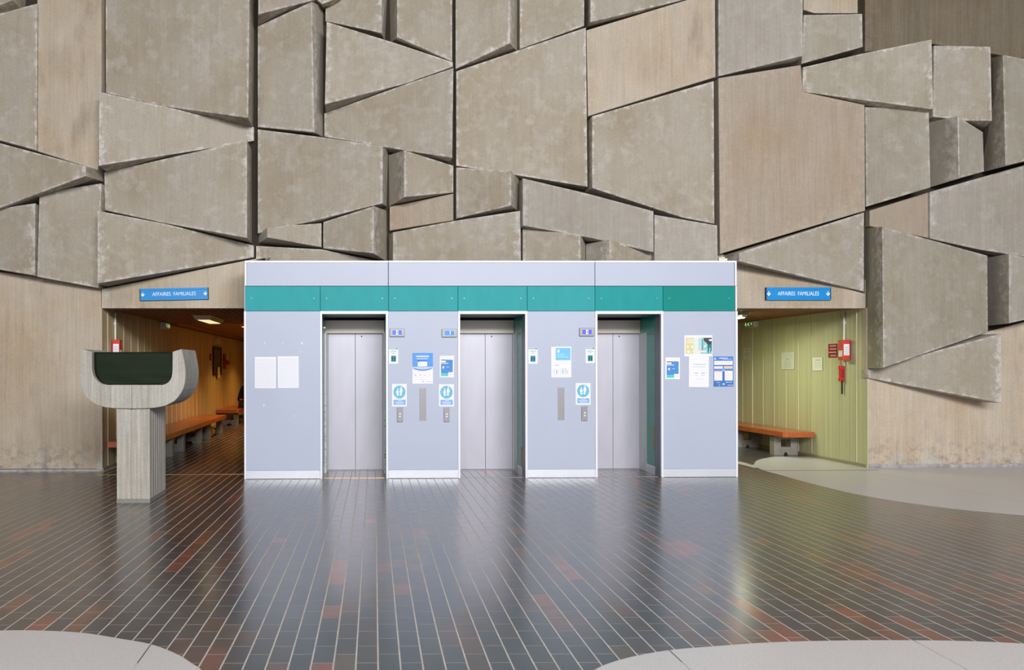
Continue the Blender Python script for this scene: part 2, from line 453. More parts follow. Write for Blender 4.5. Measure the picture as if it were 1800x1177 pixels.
# left bay
panel([(-120, -120, .02), (30, -120, .3), (22, 0, .3), (-4, 10, .3), (-120, 45, .05)], S)
panel([(-150, 62, .05), (65, 6, .06), (64, 264, .06), (-150, 205, .05)], S)
panel([(66, -130, .0), (178, -130, .12), (178, 165, .12), (172, 299, .10), (64, 265, .0)], B_)
panel([(185, -130, .0), (440, -130, .42), (436, 207, .42), (290, 187, .2), (186, 163, .02)], S)
panel([(174, 161, .42), (290, 187, .2), (446, 223, .0), (446, 247, .0), (360, 262, .12), (173, 291, .42)], S)
panel([(183, 303, .02), (360, 263, .26), (434, 246, .42), (434, 418, .42), (290, 392, .2), (184, 369, .02)], S)
panel([(171, 370, .42), (290, 393, .22), (446, 431, .0), (446, 452, .0), (171, 498, .42)], S)
panel([(-160, 208, .05), (150, 292, .55), (150, 309, .55), (-160, 425, .05)], S, {1: (178, 300), 2: (179, 317)})
panel([(69, 339, .24), (178, 322, .16), (173, 506, .16), (65, 486, .24)], S)
panel([(-160, 394, .1), (12, 364, .2), (62, 357, .26), (61, 484, .26), (-160, 446, .1)], S)
panel([(-260, 440, 0), (60, 486, 0), (177, 508, 0), (178, 541, 0), (178, 823.5, 0), (-260, 824.5, 0)], B_, edge=.03, bevel=.004)
panel([(178.6, 508, 0), (446, 455, 0), (475, 452, 0), (475, 541.5, 0), (178.6, 541.5, 0)], B_, edge=.05, bevel=.004)
# middle upper bay
panel([(454, -120, .4), (640, -120, .0), (560, -2, .1), (454, 25, .42)], S, {3: (452, 46)})
panel([(453, 46, .0), (548, 3, .3), (552, 232, .3), (453, 223, .0)], S, {1: (568, 8), 2: (568, 238)})
panel([(600, -120, .05), (664, -120, .1), (596, -4, .2), (566, 7, .25), (556, -2, .2)], S, {3: (568, 12)})
panel([(572, 14, .03), (600, 0, .08), (670, -60, .3), (671, 58, .3), (572, 37, .03)], S, {2: (684, -60), 3: (677, 71)})
panel([(574, 38, .38), (700, 77, .15), (796, 109, .0), (796, 117, .0), (712, 147, .12), (571, 183, .38)], S)
panel([(570, 199, .0), (712, 148, .2), (797, 119, .3), (795, 277, .3), (722, 266, .16), (570, 240, .0)], S)
panel([(698, -120, .3), (795, -120, .0), (795, 108, .0), (698, 65, .3)], S, {0: (684, -120), 3: (686, 73)})
panel([(801, -120, .0), (896, -120, .35), (896, 76, .35), (801, 121, .0)], S, {1: (913, -120), 2: (912, 87)})
panel([(914, -120, .05), (1028, -120, .14), (1027, 45, .14), (914, 86, .04)], S)
panel([(1038, -120, .3), (1262, -120, .0), (1250, -14, .0), (1200, 0, .06), (1038, 39, .3)], S, {0: (1029, -120), 4: (1031, 49)})
panel([(802, 125, .0), (1030, 48, .12), (1033, 328, .12), (905, 307, .05), (802, 291, .0)], S)
panel([(1031, 53, .08), (1200, 2, .08), (1257, -14, .08), (1258, 135, .08), (1034, 204, .08)], B_)
panel([(1041, 204, .26), (1255, 142, .1), (1256, 393, .1), (1200, 382, .13), (1041, 330, .26)], S)
panel([(1263, -120, .05), (1412, -120, .35), (1411, 98, .35), (1263, 134, .05)], G)
panel([(1263, 137, .12), (1408, 114, .12), (1411, 161, .12), (1520, 184, .12), (1521, 370, .12), (1266, 446, .12)], PK)
# middle lower bay
panel([(453, 227, .04), (560, 240, .18), (673, 257, .3), (672, 357, .3), (560, 386, .18), (453, 410, .04)], S, {2: (683, 262), 3: (680, 361)})
panel([(711, 264, .38), (797, 291, .0), (797, 338, .0), (711, 346, .38)], S, {0: (683, 270), 3: (684, 361)})
panel([(685, 363, .0), (797, 340, .0), (797, 387, .0), (685, 405, .0)], PK)
panel([(802, 294, .0), (898, 300, .35), (898, 361, .35), (802, 384, .0)], S, {1: (914, 312), 2: (912, 368)})
panel([(691, 408, .22), (798, 388, .15), (915, 370, .08), (916, 480, .08), (691, 480, .22)], S, {0: (684, 411), 4: (684, 484)})
panel([(470, 399, .32), (565, 392, .03), (565, 434, .03), (470, 417, .32)], S, {0: (453, 411), 3: (453, 426)})
panel([(568, 390, .03), (657, 362, .42), (656, 445, .42), (568, 436, .03)], S, {1: (680, 368), 2: (681, 458)})
panel([(450, 432, .0), (566, 438, .0), (680, 462, .0), (680, 485, .0), (450, 485, .0)], S)
panel([(919, 313, .2), (1033, 340, .2), (1149, 371, .2), (1149, 443, .2), (1040, 418, .2), (919, 396, .2)], G)
panel([(919, 401, .02), (1020, 412, .28), (1020, 480, .28), (919, 480, .02)], S, {1: (1032, 426), 2: (1032, 480)})
panel([(1072, 421, .3), (1147, 446, .02), (1147, 480, .02), (1072, 480, .3)], S, {0: (1032, 427), 3: (1032, 480)})
panel([(1150.5, 377, .16), (1261, 396, .16), (1262, 480, .16), (1150.5, 480, .16)], G)
# right bay
panel([(1413, 26, .03), (1516, 24, .24), (1517, 82, .24), (1409, 112, .03)], OL)
panel([(1413, -120, .0), (1508, -120, .0), (1508, 23, .0), (1432, 23, .0), (1413, 17, .0)], B_)
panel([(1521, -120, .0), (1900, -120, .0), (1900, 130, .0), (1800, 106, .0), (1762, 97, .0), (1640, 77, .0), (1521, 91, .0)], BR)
panel([(1412, 118, .06), (1520, 93, .25), (1638, 69, .42), (1641, 192, .42), (1520, 176, .25), (1410, 161, .06)], OL)
panel([(1642, 80, .12), (1741, 82, .45), (1744, 212, .45), (1700, 212, .3), (1640, 205, .12)], S, {1: (1748, 90), 2: (1728, 231)})
panel([(1521, 188, .08), (1633, 190, .3), (1636, 329, .3), (1523, 363, .08)], OL)
panel([(1684, 204, .4), (1728, 232, .14), (1730, 301, .14), (1686, 313, .4)], OL, {0: (1636, 212), 3: (1638, 328)})
panel([(1763, 96, .45), (1900, 124, .3), (1900, 258, .3), (1768, 291, .45)], OL, {0: (1742, 101), 3: (1732, 301)})
panel([(1529, 370, .0), (1632, 338, .0), (1632, 418, .0), (1529, 397, .0)], PK)
panel([(1635, 337, .05), (1900, 262, .2), (1900, 474, .2), (1800, 451, .12), (1720, 438, .08), (1635, 419, .05)], G)
panel([(1551, 398, .42), (1736, 449, .12), (1737, 583, .12), (1553, 646, .42)], OL, {0: (1524, 400), 3: (1525, 648)})
panel([(1774, 446, .4), (1900, 474, .3), (1900, 540, .3), (1774, 568, .4)], G, {0: (1740, 452), 3: (1742, 572)})
panel([(1526, 650, .04), (1640, 618, .2), (1760, 586, .4), (1761, 708, .4), (1526, 664, .04)], S)
panel([(1526, 640, 0), (1800, 566, 0), (1990, 520, 0), (1990, 816, 0), (1526, 818, 0)], B_, edge=.03, bevel=.004)
panel([(1300, 444, .34), (1519, 373, .04), (1519, 512, .04), (1300, 459, .34)], S, {0: (1266, 450), 3: (1272, 456)})
panel([(1240, 430, 0), (1266, 448, 0), (1400, 484, 0), (1521, 516, 0), (1521, 541.5, 0), (1240, 541.5, 0)], B_, edge=.05, bevel=.004)
# the same wall going on to either side
panel([(-900, -130, .05), (-160, -130, .05), (-165, 198, .05), (-900, 120, .05)], S)
panel([(-900, 130, .12), (-170, 212, .12), (-172, 432, .12), (-900, 432, .12)], S)
panel([(-900, 440, 0), (-266, 445, 0), (-266, 824.5, 0), (-900, 826, 0)], B_, edge=.03, bevel=.004)
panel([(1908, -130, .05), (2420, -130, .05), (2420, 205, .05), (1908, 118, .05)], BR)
panel([(1908, 142, .25), (2420, 215, .25), (2420, 480, .1), (1908, 532, .1)], OL)
panel([(1994, 526, 0), (2420, 488, 0), (2420, 815, 0), (1994, 816, 0)], B_, edge=.03, bevel=.004)
# foot of the wall: a pale plinth strip under a shadow gap
base_m = mat('plinth', (164, 160, 160), .7, noise=.3, nscale=12)
tag(bx('baseboard_left', (-13.9, YW - .004, 0.0), (XCL - .01, YW + .12, .035), base_m), kind='structure')
tag(bx('baseboard_right', (XCR + .02, YW - .012, 0.0), (14, YW + .12, .06), base_m), kind='structure')

# --- passages
def passage(side):
    lft = side == 'left'
    x_out, x_in = (XCL, XL + .12) if lft else (XCR, XR - .12)
    ye = 16.5 if lft else 9.5
    s = -1 if lft else 1
    m_ = cream_left if lft else cream_right
    w = MB()
    w.box((x_out, YW + .05, 0), (x_out + s * .4, ye, 3.0))
    o = tag(w.build('wall_' + side, m_), kind='structure')
    # shallow ribs cast in the wall and its joints
    for k in range(40 if lft else 22):
        y = YW + .25 + k * .40
        if y > ye - .2: break
        jw = .012
        bx('joint_bead', (x_out - s * .008, y, .06), (x_out + s * .01, y + jw, 2.54), m_ if k % 4 else cream('bead_' + side, (222, 212, 178)), o)
    bx('skirting', (x_out - s * .015, YW + .02, 0), (x_out + s * .01, ye, .05), mat('skirting_paint', (150, 140, 112), .6), o)
    # reveal of the opening
    bx('reveal', (x_out - s * .002, YW + .002, 0.0), (x_out + s * .09, YW + .06, LINT), MATS['concrete_board'] if lft else m_, o)
    tag(bx('wall_' + side + '_core', (x_in, YW + .15, 0), (x_in - s * .1, ye, 3.0), m_), kind='structure')
    tag(bx('wall_' + side + '_end', (x_out, ye, 0), (x_in, ye + .2, 3.0), m_), kind='structure')
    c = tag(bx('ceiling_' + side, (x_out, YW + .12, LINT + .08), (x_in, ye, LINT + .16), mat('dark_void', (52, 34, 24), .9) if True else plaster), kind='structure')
    bx('lintel', (min(x_out, x_in), YW + .09, LINT), (max(x_out, x_in), YW + .22, LINT + .06), MATS['concrete_board'], c)
    n = int(abs(x_in - x_out) / .095)
    yend = 4.75 if lft else ye
    for k in range(n):
        x = min(x_out, x_in) + .03 + k * .095
        bx('slat', (x, YW + .22, LINT + .005), (x + .062, yend, LINT + .045), wood_slat, c)
    if lft:
        bx('bulkhead', (x_out, 4.75, LINT + .0), (x_in, 4.80, LINT + .08), wood_slat, c)
        bx('plain_ceiling', (x_out, 4.8, LINT + .072), (x_in, ye, LINT + .08), mat('brown_ceiling', (150, 112, 74), .8), c)
        bx('cornice', (x_out, 4.8, LINT - .03), (x_out + .05, ye, LINT + .0), wood_slat, c)
    return o
WLft = passage('left'); WRgt = passage('right')
tag(bx('trim_1', (XCR - .012, YW + .0, 1.44), (XCR + .10, YW + .10, LINT), MATS['concrete_board']), kind='structure')

# ================================================================== ELEVATOR SURROUND
sur = thing('elevator_surround', (2, 0.45, 0), 'grey and teal panelled box standing out from the concrete wall around three lifts', 'elevator surround')
def fr(x0, y0, x1, y1, Y=0.0): return rectY(x0, y0, x1, y1, Y)
TH = .035
def plate(name, x0, y0, x1, y1, m, parent=None, Y=0.0, th=TH, bev=.002, proud=0.0):
    X0, X1, Z0, Z1 = fr(x0, y0, x1, y1, Y); return bx(name, (X0, Y - proud, max(Z0, 0)), (X1, Y + th, Z1), m, parent or sur, bev)
hx = [433.5, 682.6, 1045.8, 1291]
for a, b in zip(hx[:-1], hx[1:]): plate('header_panel', a + .5, 461.8, b - .5, 502.2, panel_grey)
for a, b in ((430.5, 682.4), (683.2, 1045.4), (1046.2, 1294.6)): plate('top_trim', a, 458, b, 461.6, white_trim, proud=.008)
for x in (430.4, 1291.4): plate('edge_trim', x, 461.6, x + 3.2, 502.2, white_trim, proud=.008)
fx = [431, 563, 683, 805, 926.7, 1046, 1165.3, 1292]
for i, (a, b) in enumerate(zip(fx[:-1], fx[1:])):
    f_ = plate('fascia_panel', a + .35, 503, b - .35, 546.2, teal if i < 5 else (teal_half_sheen if i == 5 else teal_low_sheen))
    for sx in (a + 11, b - 11):
        p = atY(sx, 524, 0.0)
        MB().cyl((p.x, -.004, p.z), (p.x, .004, p.z), .009, n=10).build('screw', steel_dark, sur)
plate('edge_trim', 1292.4, 503, 1295, 546.2, white_trim, proud=.008)
opens = [(566.4, 678.5), (809, 923.3), (1050.2, 1162)]
lower = [(429.2, 566.4), (678.5, 809), (923.3, 1050.2), (1162, 1296.6)]
OPX = []
for i, (a, b) in enumerate(lower):
    X0, X1, Z0, Z1 = fr(a, 546.8, b, 840, 0.0); Z0 = 0
    tw = .032
    for (u, v) in ((X0, X0 + tw), (X1 - tw, X1)): bx('edge_trim', (u, -.008, .0), (v, TH, Z1), white_trim, sur, .002)
    bx('wall_panel', (X0 + tw + .002, 0, .125), (X1 - tw - .002, TH, Z1), panel_grey, sur, .002)
    bx('kick_plate', (X0 + tw + .001, -.006, 0.004), (X1 - tw - .001, TH, .123), kick, sur, .002)
for i, (a, b) in enumerate(opens):
    X0, X1, Z0, Z1 = fr(a, 547, b, 552, 0.0); ZO = Z0
    bx('head_trim', (X0 - .031, -.009, Z0 + .003), (X1 + .031, TH - .002, Z1 + .004), white_trim, sur, .002)
    OPX.append((X0, X1, ZO))
    bx('soffit', (X0, TH, ZO + .002), (X1, YW, ZO + .03), grey_side, sur)
    for s, x in ((1, X0), (-1, X1)):
        xi = x - s * .002
        bx('return_panel', (xi, TH, 0), (xi - s * .03, .235, ZO), grey_side, sur)
        bx('side_panel', (xi, .245, .135), (xi - s * .02, YW + .02, ZO), green_side, sur)
        bx('side_kick_plate', (xi, .245, 0), (xi - s * .022, YW + .02, .13), kick, sur)
    if i == 2: bx('tape_strip', (X1 - .004, .28, .38), (X1, .31, .72), mat('orange_tape', (205, 150, 70), .6), sur)
    if i == 1: bx('tape_strip', (X1 - .004, .28, .12), (X1, .31, .42), mat('orange_tape', (205, 150, 70), .6), sur)
    bx('threshold_strip', (X0 + .02, .06, -.001), (X1 - .02, .075, .004), brass if i == 0 else steel_dark, sur)
# outer cheeks and lid
bx('cheek', (XL, TH, 0), (XL + .03, YW - .02, ZT), panel_grey, sur); bx('cheek', (XR - .03, TH, 0), (XR, YW - .02, ZT), panel_grey, sur)
bx('lid', (XL + .03, TH, ZT - .03), (XR - .03, YW - .45, ZT - .003), panel_grey, sur)
# paint scuffs
sc = MB()
for x, y, w, h in ((465, 603, 1.6, 5), (497, 603, 1.2, 4), (531, 603, 4, 4), (464, 712, 2.4, 4), (516, 731, 1.2, 4), (528, 618, 10, .5)):
    X0, X1, Z0, Z1 = fr(x - w / 2, y - h / 2, x + w / 2, y + h / 2)
    cx_, cz_ = (X0 + X1) / 2, (Z0 + Z1) / 2
    sc.add([(cx_ + (X1 - X0) / 2 * math.cos(t) * (.7 + .3 * math.sin(3 * t)), -.0012, cz_ + (Z1 - Z0) / 2 * math.sin(t)) for t in [k * math.pi / 4 for k in range(8)]], [list(range(8))])
tag(sc.build('paint_scuffs', white_trim, sur), kind='stuff')
# grey-white clamp on the top edge at the right
g = MB(); X0, X1, Z0, Z1 = fr(1264, 452.5, 1268, 458); g.box((X0, .0, Z0), (X1 + .01, .05, Z1)); X0, X1, Z0, Z1 = fr(1268, 452.5, 1278, 459); g.box((X0, -.01, Z0), (X1, .05, Z1 - .012))
X0, X1, Z0, Z1 = fr(1268, 451.5, 1274, 453.5); g.box((X0, -.005, Z0), (X1, .05, Z1))
tag(g.build('cable_clamp', white_enamel, None, .002), 'small white plastic clip sitting on the right end of the grey box top', 'clip')

# ================================================================== ELEVATORS
names = ['left lift with a thin bright brass strip before its brushed steel doors', 'middle lift with brushed steel double doors, between the two poster panels',
         'right lift with brushed steel double doors, nearest the green passage']
for i, (X0, X1, ZO) in enumerate(OPX):
    seam = [624.6, 853.2, 1077.6][i]
    YD = YW - .03
    c = atY(seam, 700, YD).x
    lw = .425
    el = thing('elevator', (c, YD, 0), names[i], 'elevator', 'three lifts in the grey box')
    zt = atY(seam, 586, YD).z
    for s in (-1, 1):
        bx('door_leaf', (c + s * .002, YD, .012), (c + s * lw, YD + .03, zt), steel, el, .003)
        bx('door_jamb', (c + s * (lw + .003), YD - .035, 0), (c + s * (lw + .013), YD + .05, zt), steel_dark if i == 2 and s == 1 else jamb_white, el, .003)
        bx('frame_strip', (c + s * (lw + .0145), .56, 0), ((X0 if s < 0 else X1), YD + .05, zt), jamb_white, el, .003)
        ch = MB()
        for _ in range(26):
            z = RN.random() ** 1.6 * 1.2 + .03; xx = c + s * (lw + .028 + RN.uniform(-.012, .01)); r = RN.uniform(.003, .009)
            y_ = .5585
            ch.add([(xx - r * .6, y_, z - r), (xx + r * .6, y_, z - r * .7), (xx + r * .4, y_, z + r * 1.5), (xx - r * .5, y_, z + r)], [(0, 1, 2, 3)])
        tag(ch.build('paint_chips', jamb_chip, el), kind='stuff')
    bx('header_plate', (X0, YD - .06, zt + .002), (X1, YD + .05, ZO - .035), steel_tan, el, .003)
    bx('sill', (X0 + .01, YD - .05, 0), (X1 - .01, YD + .05, .011), steel_dark, el)
    k = MB(); k.cyl((c + .10, YD - .004, zt - .045), (c + .10, YD + .002, zt - .045), .011, n=12); k.build('release_keyhole', black, el)
    if i == 0: bx('sensor', (X0 + .004, .3, zt + .05), (X0 + .03, .33, zt + .075), white_enamel, el)

# ================================================================== PRINTED SHEETS
def frameY(x0, y0, x1, y1, Y, tilt=0.0):
    X0, X1, Z0, Z1 = rectY(x0, y0, x1, y1, Y)
    O = Vector((X0, Y, Z1)); U = Vector((X1 - X0, 0, 0)); V = Vector((0, 0, Z0 - Z1)); N = Vector((0, -1, 0))
    if tilt:
        R = Matrix.Rotation(tilt, 3, 'Y'); c = O + (U + V) / 2; U = R @ U; V = R @ V; O = c - (U + V) / 2
    return O, U, V, N
def frameX(x0, y0, x1, y1, X):
    a, b = atX(x0, y0, X), atX(x1, y0, X); a2 = atX(x0, y1, X)
    m0 = atX((x0 + x1) / 2, y0, X); m1 = atX((x0 + x1) / 2, y1, X)
    s = 1 if X > 0 else -1
    O = Vector((X - s * .0085, a.y, m0.z)); U = Vector((0, b.y - a.y, 0)); V = Vector((0, 0, m1.z - m0.z)); N = Vector((-s, 0, 0))
    return O, U, V, N
INK = {}
def ink(rgb):
    return mat('ink_%d_%d_%d' % rgb, rgb, .6)
def sheet(name, label, cat, fr_, prints, group=None, paper=None, th=.0015, pname='print'):
    O, U, V, N = fr_
    root = MB().prism([O + N * .0008, O + U + N * .0008, O + U + V + N * .0008, O + V + N * .0008], N * th)
    c = O + (U + V) / 2
    t = thing(name, c, label, cat, group)
    root.build('sheet', paper or white_paper, t)
    mb = MB(); lay = [0]
    top = th + .0008
    def pt(u, v): return O + U * u + V * v + N * (top + .0004 + lay[0] * .00012)
    for q in prints:
        k = q[0]; lay[0] += 1
        if k == 'r': mb.add([pt(q[1], q[2]), pt(q[3], q[2]), pt(q[3], q[4]), pt(q[1], q[4])], [(0, 1, 2, 3)], ink(q[5]))
        elif k == 'c':
            mb.add([pt(q[1] + q[3] * math.cos(a), q[2] + q[4] * math.sin(a)) for a in [i * math.pi / 12 for i in range(24)]], [list(range(24))], ink(q[5]))
        elif k == 'p': mb.add([pt(*w) for w in q[1]], [list(range(len(q[1])))], ink(q[2]))
        elif k == 't':                                  # a line of small print as word-length dashes
            _, u0_, u1_, v_, h_, col = q
            u = u0_
            while u < u1_ - .01:
                w = RN.uniform(.022, .075); e = min(u + w, u1_)
                mb.add([pt(u, v_ - h_ / 2), pt(e, v_ - h_ / 2), pt(e, v_ + h_ / 2), pt(u, v_ + h_ / 2)], [(0, 1, 2, 3)], ink(col)); u = e + .014
    if prints: tag(mb.build(pname, None, t), kind='stuff')
    return t
YF = 0.0
LGR = (216, 216, 226)
def lines(u0, u1, v0, v1, n, h, col): return [('t', u0, u1, v0 + (v1 - v0) * i / (n - 1), h, col) for i in range(n)]
sheet('notice', 'left of two white typed sheets on the leftmost grey panel', 'notice', frameY(448, 627, 485, 682, YF, .004), lines(.06, .94, .08, .94, 21, .014, LGR), 'typed notices on the left panel')
sheet('notice', 'right of two white typed sheets on the leftmost grey panel', 'notice', frameY(488.5, 626, 525, 681.5, YF, -.006), lines(.06, .94, .08, .94, 21, .014, (220, 220, 230)), 'typed notices on the left panel')
BL = (92, 158, 238)
sheet('poster', 'blue and white poster with a white card on it, between the left two lifts', 'poster', frameY(725, 620, 761, 674, YF),
      [('r', 0, 0, 1, .5, BL), ('r', 0, .45, 1, .5, (190, 214, 248)), ('p', [(0, .5), (.15, .545), (.35, .575), (.5, .58), (.65, .575), (.85, .545), (1, .5)], (96, 130, 216)),
       ('p', [(.1, .5), (.3, .53), (.5, .54), (.7, .53), (.9, .5)], (190, 214, 248)),
       ('t', .17, .8, .11, .045, (240, 246, 255)), ('t', .22, .76, .175, .02, (214, 230, 252)), ('t', .22, .76, .205, .015, (214, 230, 252)), ('r', .26, .235, .74, .25, (40, 82, 170)), ('r', .26, .24, .33, .275, (30, 60, 130)),
       ('r', .26, .285, .72, .435, (248, 248, 252)), ('r', .29, .30, .4, .315, (214, 140, 170)), ('t', .3, .68, .345, .01, (200, 204, 220)), ('t', .3, .68, .385, .01, (205, 208, 222)), ('r', .26, .435, .74, .445, (120, 140, 190)),
       ('c', .15, .72, .035, .022, (180, 180, 190)), ('c', .38, .72, .035, .016, (176, 180, 196)), ('c', .58, .715, .04, .016, (206, 206, 212)), ('c', .85, .715, .03, .02, (206, 206, 214)),
       ('t', .1, .9, .79, .012, (218, 218, 228)), ('t', .35, .66, .86, .012, (210, 210, 226)), ('c', .52, .93, .04, .022, (196, 196, 212)), ('t', .66, .97, .935, .012, (186, 186, 196))])
def small_poster(lbl, x0, y0, x1, y1):
    sheet('poster', lbl, 'poster', frameY(x0, y0, x1, y1, YF, .008),
          [('t', .1, .9, .08, .02, (240, 222, 214)), ('r', .09, .18, .91, .94, (72, 142, 214)), ('r', .09, .18, .45, .22, (80, 110, 130)), ('r', .09, .22, .42, .31, (222, 232, 240)), ('r', .09, .33, .6, .37, (244, 206, 216)),
           ('c', .25, .52, .06, .04, (246, 248, 255)), ('r', .19, .52, .31, .57, (246, 248, 255)), ('t', .46, .66, .52, .02, (236, 240, 250)), ('t', .16, .36, .6, .012, (200, 220, 244)), ('t', .2, .8, .69, .02, (96, 158, 222)),
           ('r', .09, .8, .6, .94, (84, 206, 206)), ('r', .6, .76, 1, .94, (244, 240, 248)), ('t', .68, .93, .86, .03, (238, 190, 200))])
small_poster('small blue flyer right of the card poster, above a round blue sticker', 773, 625, 798, 663)
small_poster('small blue flyer at the left edge of the rightmost panel, below the green-yellow picture', 1169.5, 628, 1195, 666)
CY_ = (118, 200, 246)
sheet('poster', 'white poster with a cyan box at its top, between the middle and right lifts', 'poster', frameY(969, 609, 1004, 663, YF, -.006),
      [('r', .22, .045, .96, .44, CY_), ('r', .30, .1, .42, .19, (240, 250, 255)), ('r', .335, .125, .385, .165, CY_), ('t', .28, .7, .245, .03, (176, 216, 246)), ('t', .28, .65, .285, .025, (176, 224, 248)), ('t', .28, .88, .335, .022, (180, 232, 246)), ('t', .3, .9, .49, .008, (214, 232, 226)), ('t', .3, .9, .53, .008, (220, 226, 226)),
       ('p', [(.15, .62), (.28, .55), (.42, .62)], (222, 222, 238)), ('t', .16, .38, .61, .025, (206, 212, 226)),
       ('r', .1, .72, .2, .88, (226, 230, 240)), ('r', .24, .76, .29, .87, (168, 170, 188)), ('r', .33, .72, .40, .88, (222, 236, 244)), ('r', .44, .70, .52, .88, (216, 236, 246)), ('r', .55, .72, .6, .88, (174, 190, 214)), ('r', .64, .70, .69, .88, (210, 230, 236)),
       ('r', .7, .68, .74, .86, (198, 216, 222)), ('r', .77, .76, .81, .88, (190, 192, 222)), ('t', .1, .9, .9, .01, (220, 216, 232))])
sheet('picture_poster', 'wide yellow-green and black photo poster at the top of the rightmost panel', 'poster', frameY(1203, 589, 1252, 626, YF),
      [('r', .04, .12, .32, .88, (222, 214, 168)), ('r', .1, .2, .3, .24, (240, 240, 224)), ('r', .1, .3, .3, .36, (236, 236, 220)), ('r', .32, .12, .58, .88, (222, 234, 228)), ('r', .52, .12, .545, .75, (150, 190, 196)), ('r', .6, .12, .63, .75, (104, 160, 172)),
       ('r', .58, .12, .98, .88, (150, 206, 214)), ('r', .63, .2, .66, .8, (90, 140, 150)), ('p', [(.68, .12), (.98, .12), (.98, .62), (.88, .56), (.78, .34), (.7, .28)], (62, 62, 66)), ('p', [(.86, .2), (.98, .18), (.98, .27), (.9, .28)], (232, 236, 240)),
       ('p', [(.82, .48), (.98, .4), (.98, .7), (.9, .88), (.84, .88)], (20, 128, 134)), ('p', [(.7, .5), (.8, .42), (.72, .62)], (230, 244, 246)), ('p', [(.9, .6), (.93, .6), (.9, .88), (.87, .88)], (190, 236, 232)),
       ('c', .12, .55, .04, .05, (244, 244, 214)), ('c', .27, .54, .04, .05, (244, 246, 220)), ('c', .14, .78, .05, .06, (244, 244, 224)), ('r', .29, .72, .78, .8, (244, 230, 224))])
sheet('notice', 'tall white notice with two small signatures, hanging under the photo poster', 'notice', frameY(1211, 626, 1246, 680, YF, .006),
      [('r', .1, .08, .9, .088, (226, 224, 234)), ('r', .1, .86, .9, .866, (222, 220, 232)), ('r', .1, .08, .108, .866, (230, 228, 238)), ('r', .892, .08, .9, .866, (230, 228, 238)), ('t', .22, .84, .26, .018, (160, 160, 174)), ('t', .16, .84, .34, .014, (178, 178, 190)), ('t', .3, .46, .545, .02, (140, 140, 150)), ('t', .62, .8, .545, .02, (136, 136, 146)),
       ('t', .32, .46, .62, .014, (190, 190, 202)), ('t', .6, .8, .62, .014, (176, 176, 190)), ('t', .36, .74, .74, .012, (196, 196, 206))])
OR = (250, 206, 180)
sheet('poster', 'blue-bordered instruction poster with two white columns beside the right edge', 'poster', frameY(1254, 626, 1289, 679, YF, -.004),
      [('r', 0, 0, 1, 1, (78, 138, 216)), ('r', .04, .05, .13, .11, (200, 220, 250)), ('t', .3, .72, .06, .03, (230, 240, 255)), ('t', .45, .9, .1, .02, (200, 220, 250)), ('r', .04, .15, .96, .28, (250, 240, 240)), ('t', .12, .88, .18, .018, OR), ('t', .12, .88, .215, .018, OR), ('r', .04, .33, .46, .41, (248, 240, 236)),
       ('t', .1, .42, .37, .02, OR), ('r', .53, .33, .96, .41, (252, 206, 160)), ('r', .04, .48, .44, .8, (246, 242, 250)), ('r', .56, .48, .96, .8, (246, 242, 250)), ('r', .05, .485, .42, .52, (250, 190, 150))] +
      [('t', .07, .42, .56 + .05 * k, .012, (226, 206, 206)) for k in range(5)] + [('t', .58, .92, .54 + .05 * k, .012, (228, 206, 208)) for k in range(5)] +
      [('r', .46, .45, .54, .8, (60, 104, 190)), ('c', .5, .46, .08, .05, (120, 176, 246)), ('r', .0, .82, 1, 1, (60, 114, 190)), ('t', .14, .34, .87, .02, (190, 220, 250)), ('t', .62, .92, .86, .03, (190, 220, 250)), ('c', .5, .92, .08, .04, (150, 192, 240)), ('c', .28, .95, .05, .03, (120, 170, 230)), ('t', .7, .97, .955, .02, (240, 250, 255))])
def picto(lbl, x0, y0, x1, y1, tone):
    D = (10, 50, 80)
    fig = []
    for cx_ in (.36, .64):
        fig += [('c', cx_, .55, .045, .025, D), ('p', [(cx_ - .08, .6), (cx_ + .08, .6), (cx_ + .05, .72), (cx_ + .06, .82), (cx_ + .015, .82), (cx_, .74), (cx_ - .015, .82), (cx_ - .06, .82), (cx_ - .05, .72)], D)]
    sheet('capacity_sign', lbl, 'sign', frameY(x0, y0, x1, y1, YF),
          [('r', 0, .0, 1, .11, (190, 226, 224)), ('t', .04, .96, .055, .04, (120, 170, 172)), ('r', .8, .02, .9, .1, (20, 110, 110)), ('t', .25, .76, .19, .025, (140, 140, 150)), ('t', .12, .9, .25, .025, (130, 130, 140)), ('t', .3, .66, .34, .03, (170, 160, 170)),
           ('r', .24, .5, .76, .87, tone)] + fig + [('p', [(.47, .46), (.53, .46), (.5, .49)], (60, 40, 60)), ('p', [(.47, .93), (.53, .93), (.5, .9)], (60, 40, 60))], 'two-person capacity signs by the lifts')
picto('small white sign with two figures on teal, beside the right jamb of the left lift', 683.6, 611, 700, 639, (0, 152, 140))
picto('small white sign with two figures on blue-teal, beside the right jamb of the middle lift', 928.5, 611, 945, 639, (0, 148, 180))
picto('small white sign with two figures on teal, at the left edge of the right lift', 1029.4, 610.5, 1045.6, 638, (0, 150, 146))
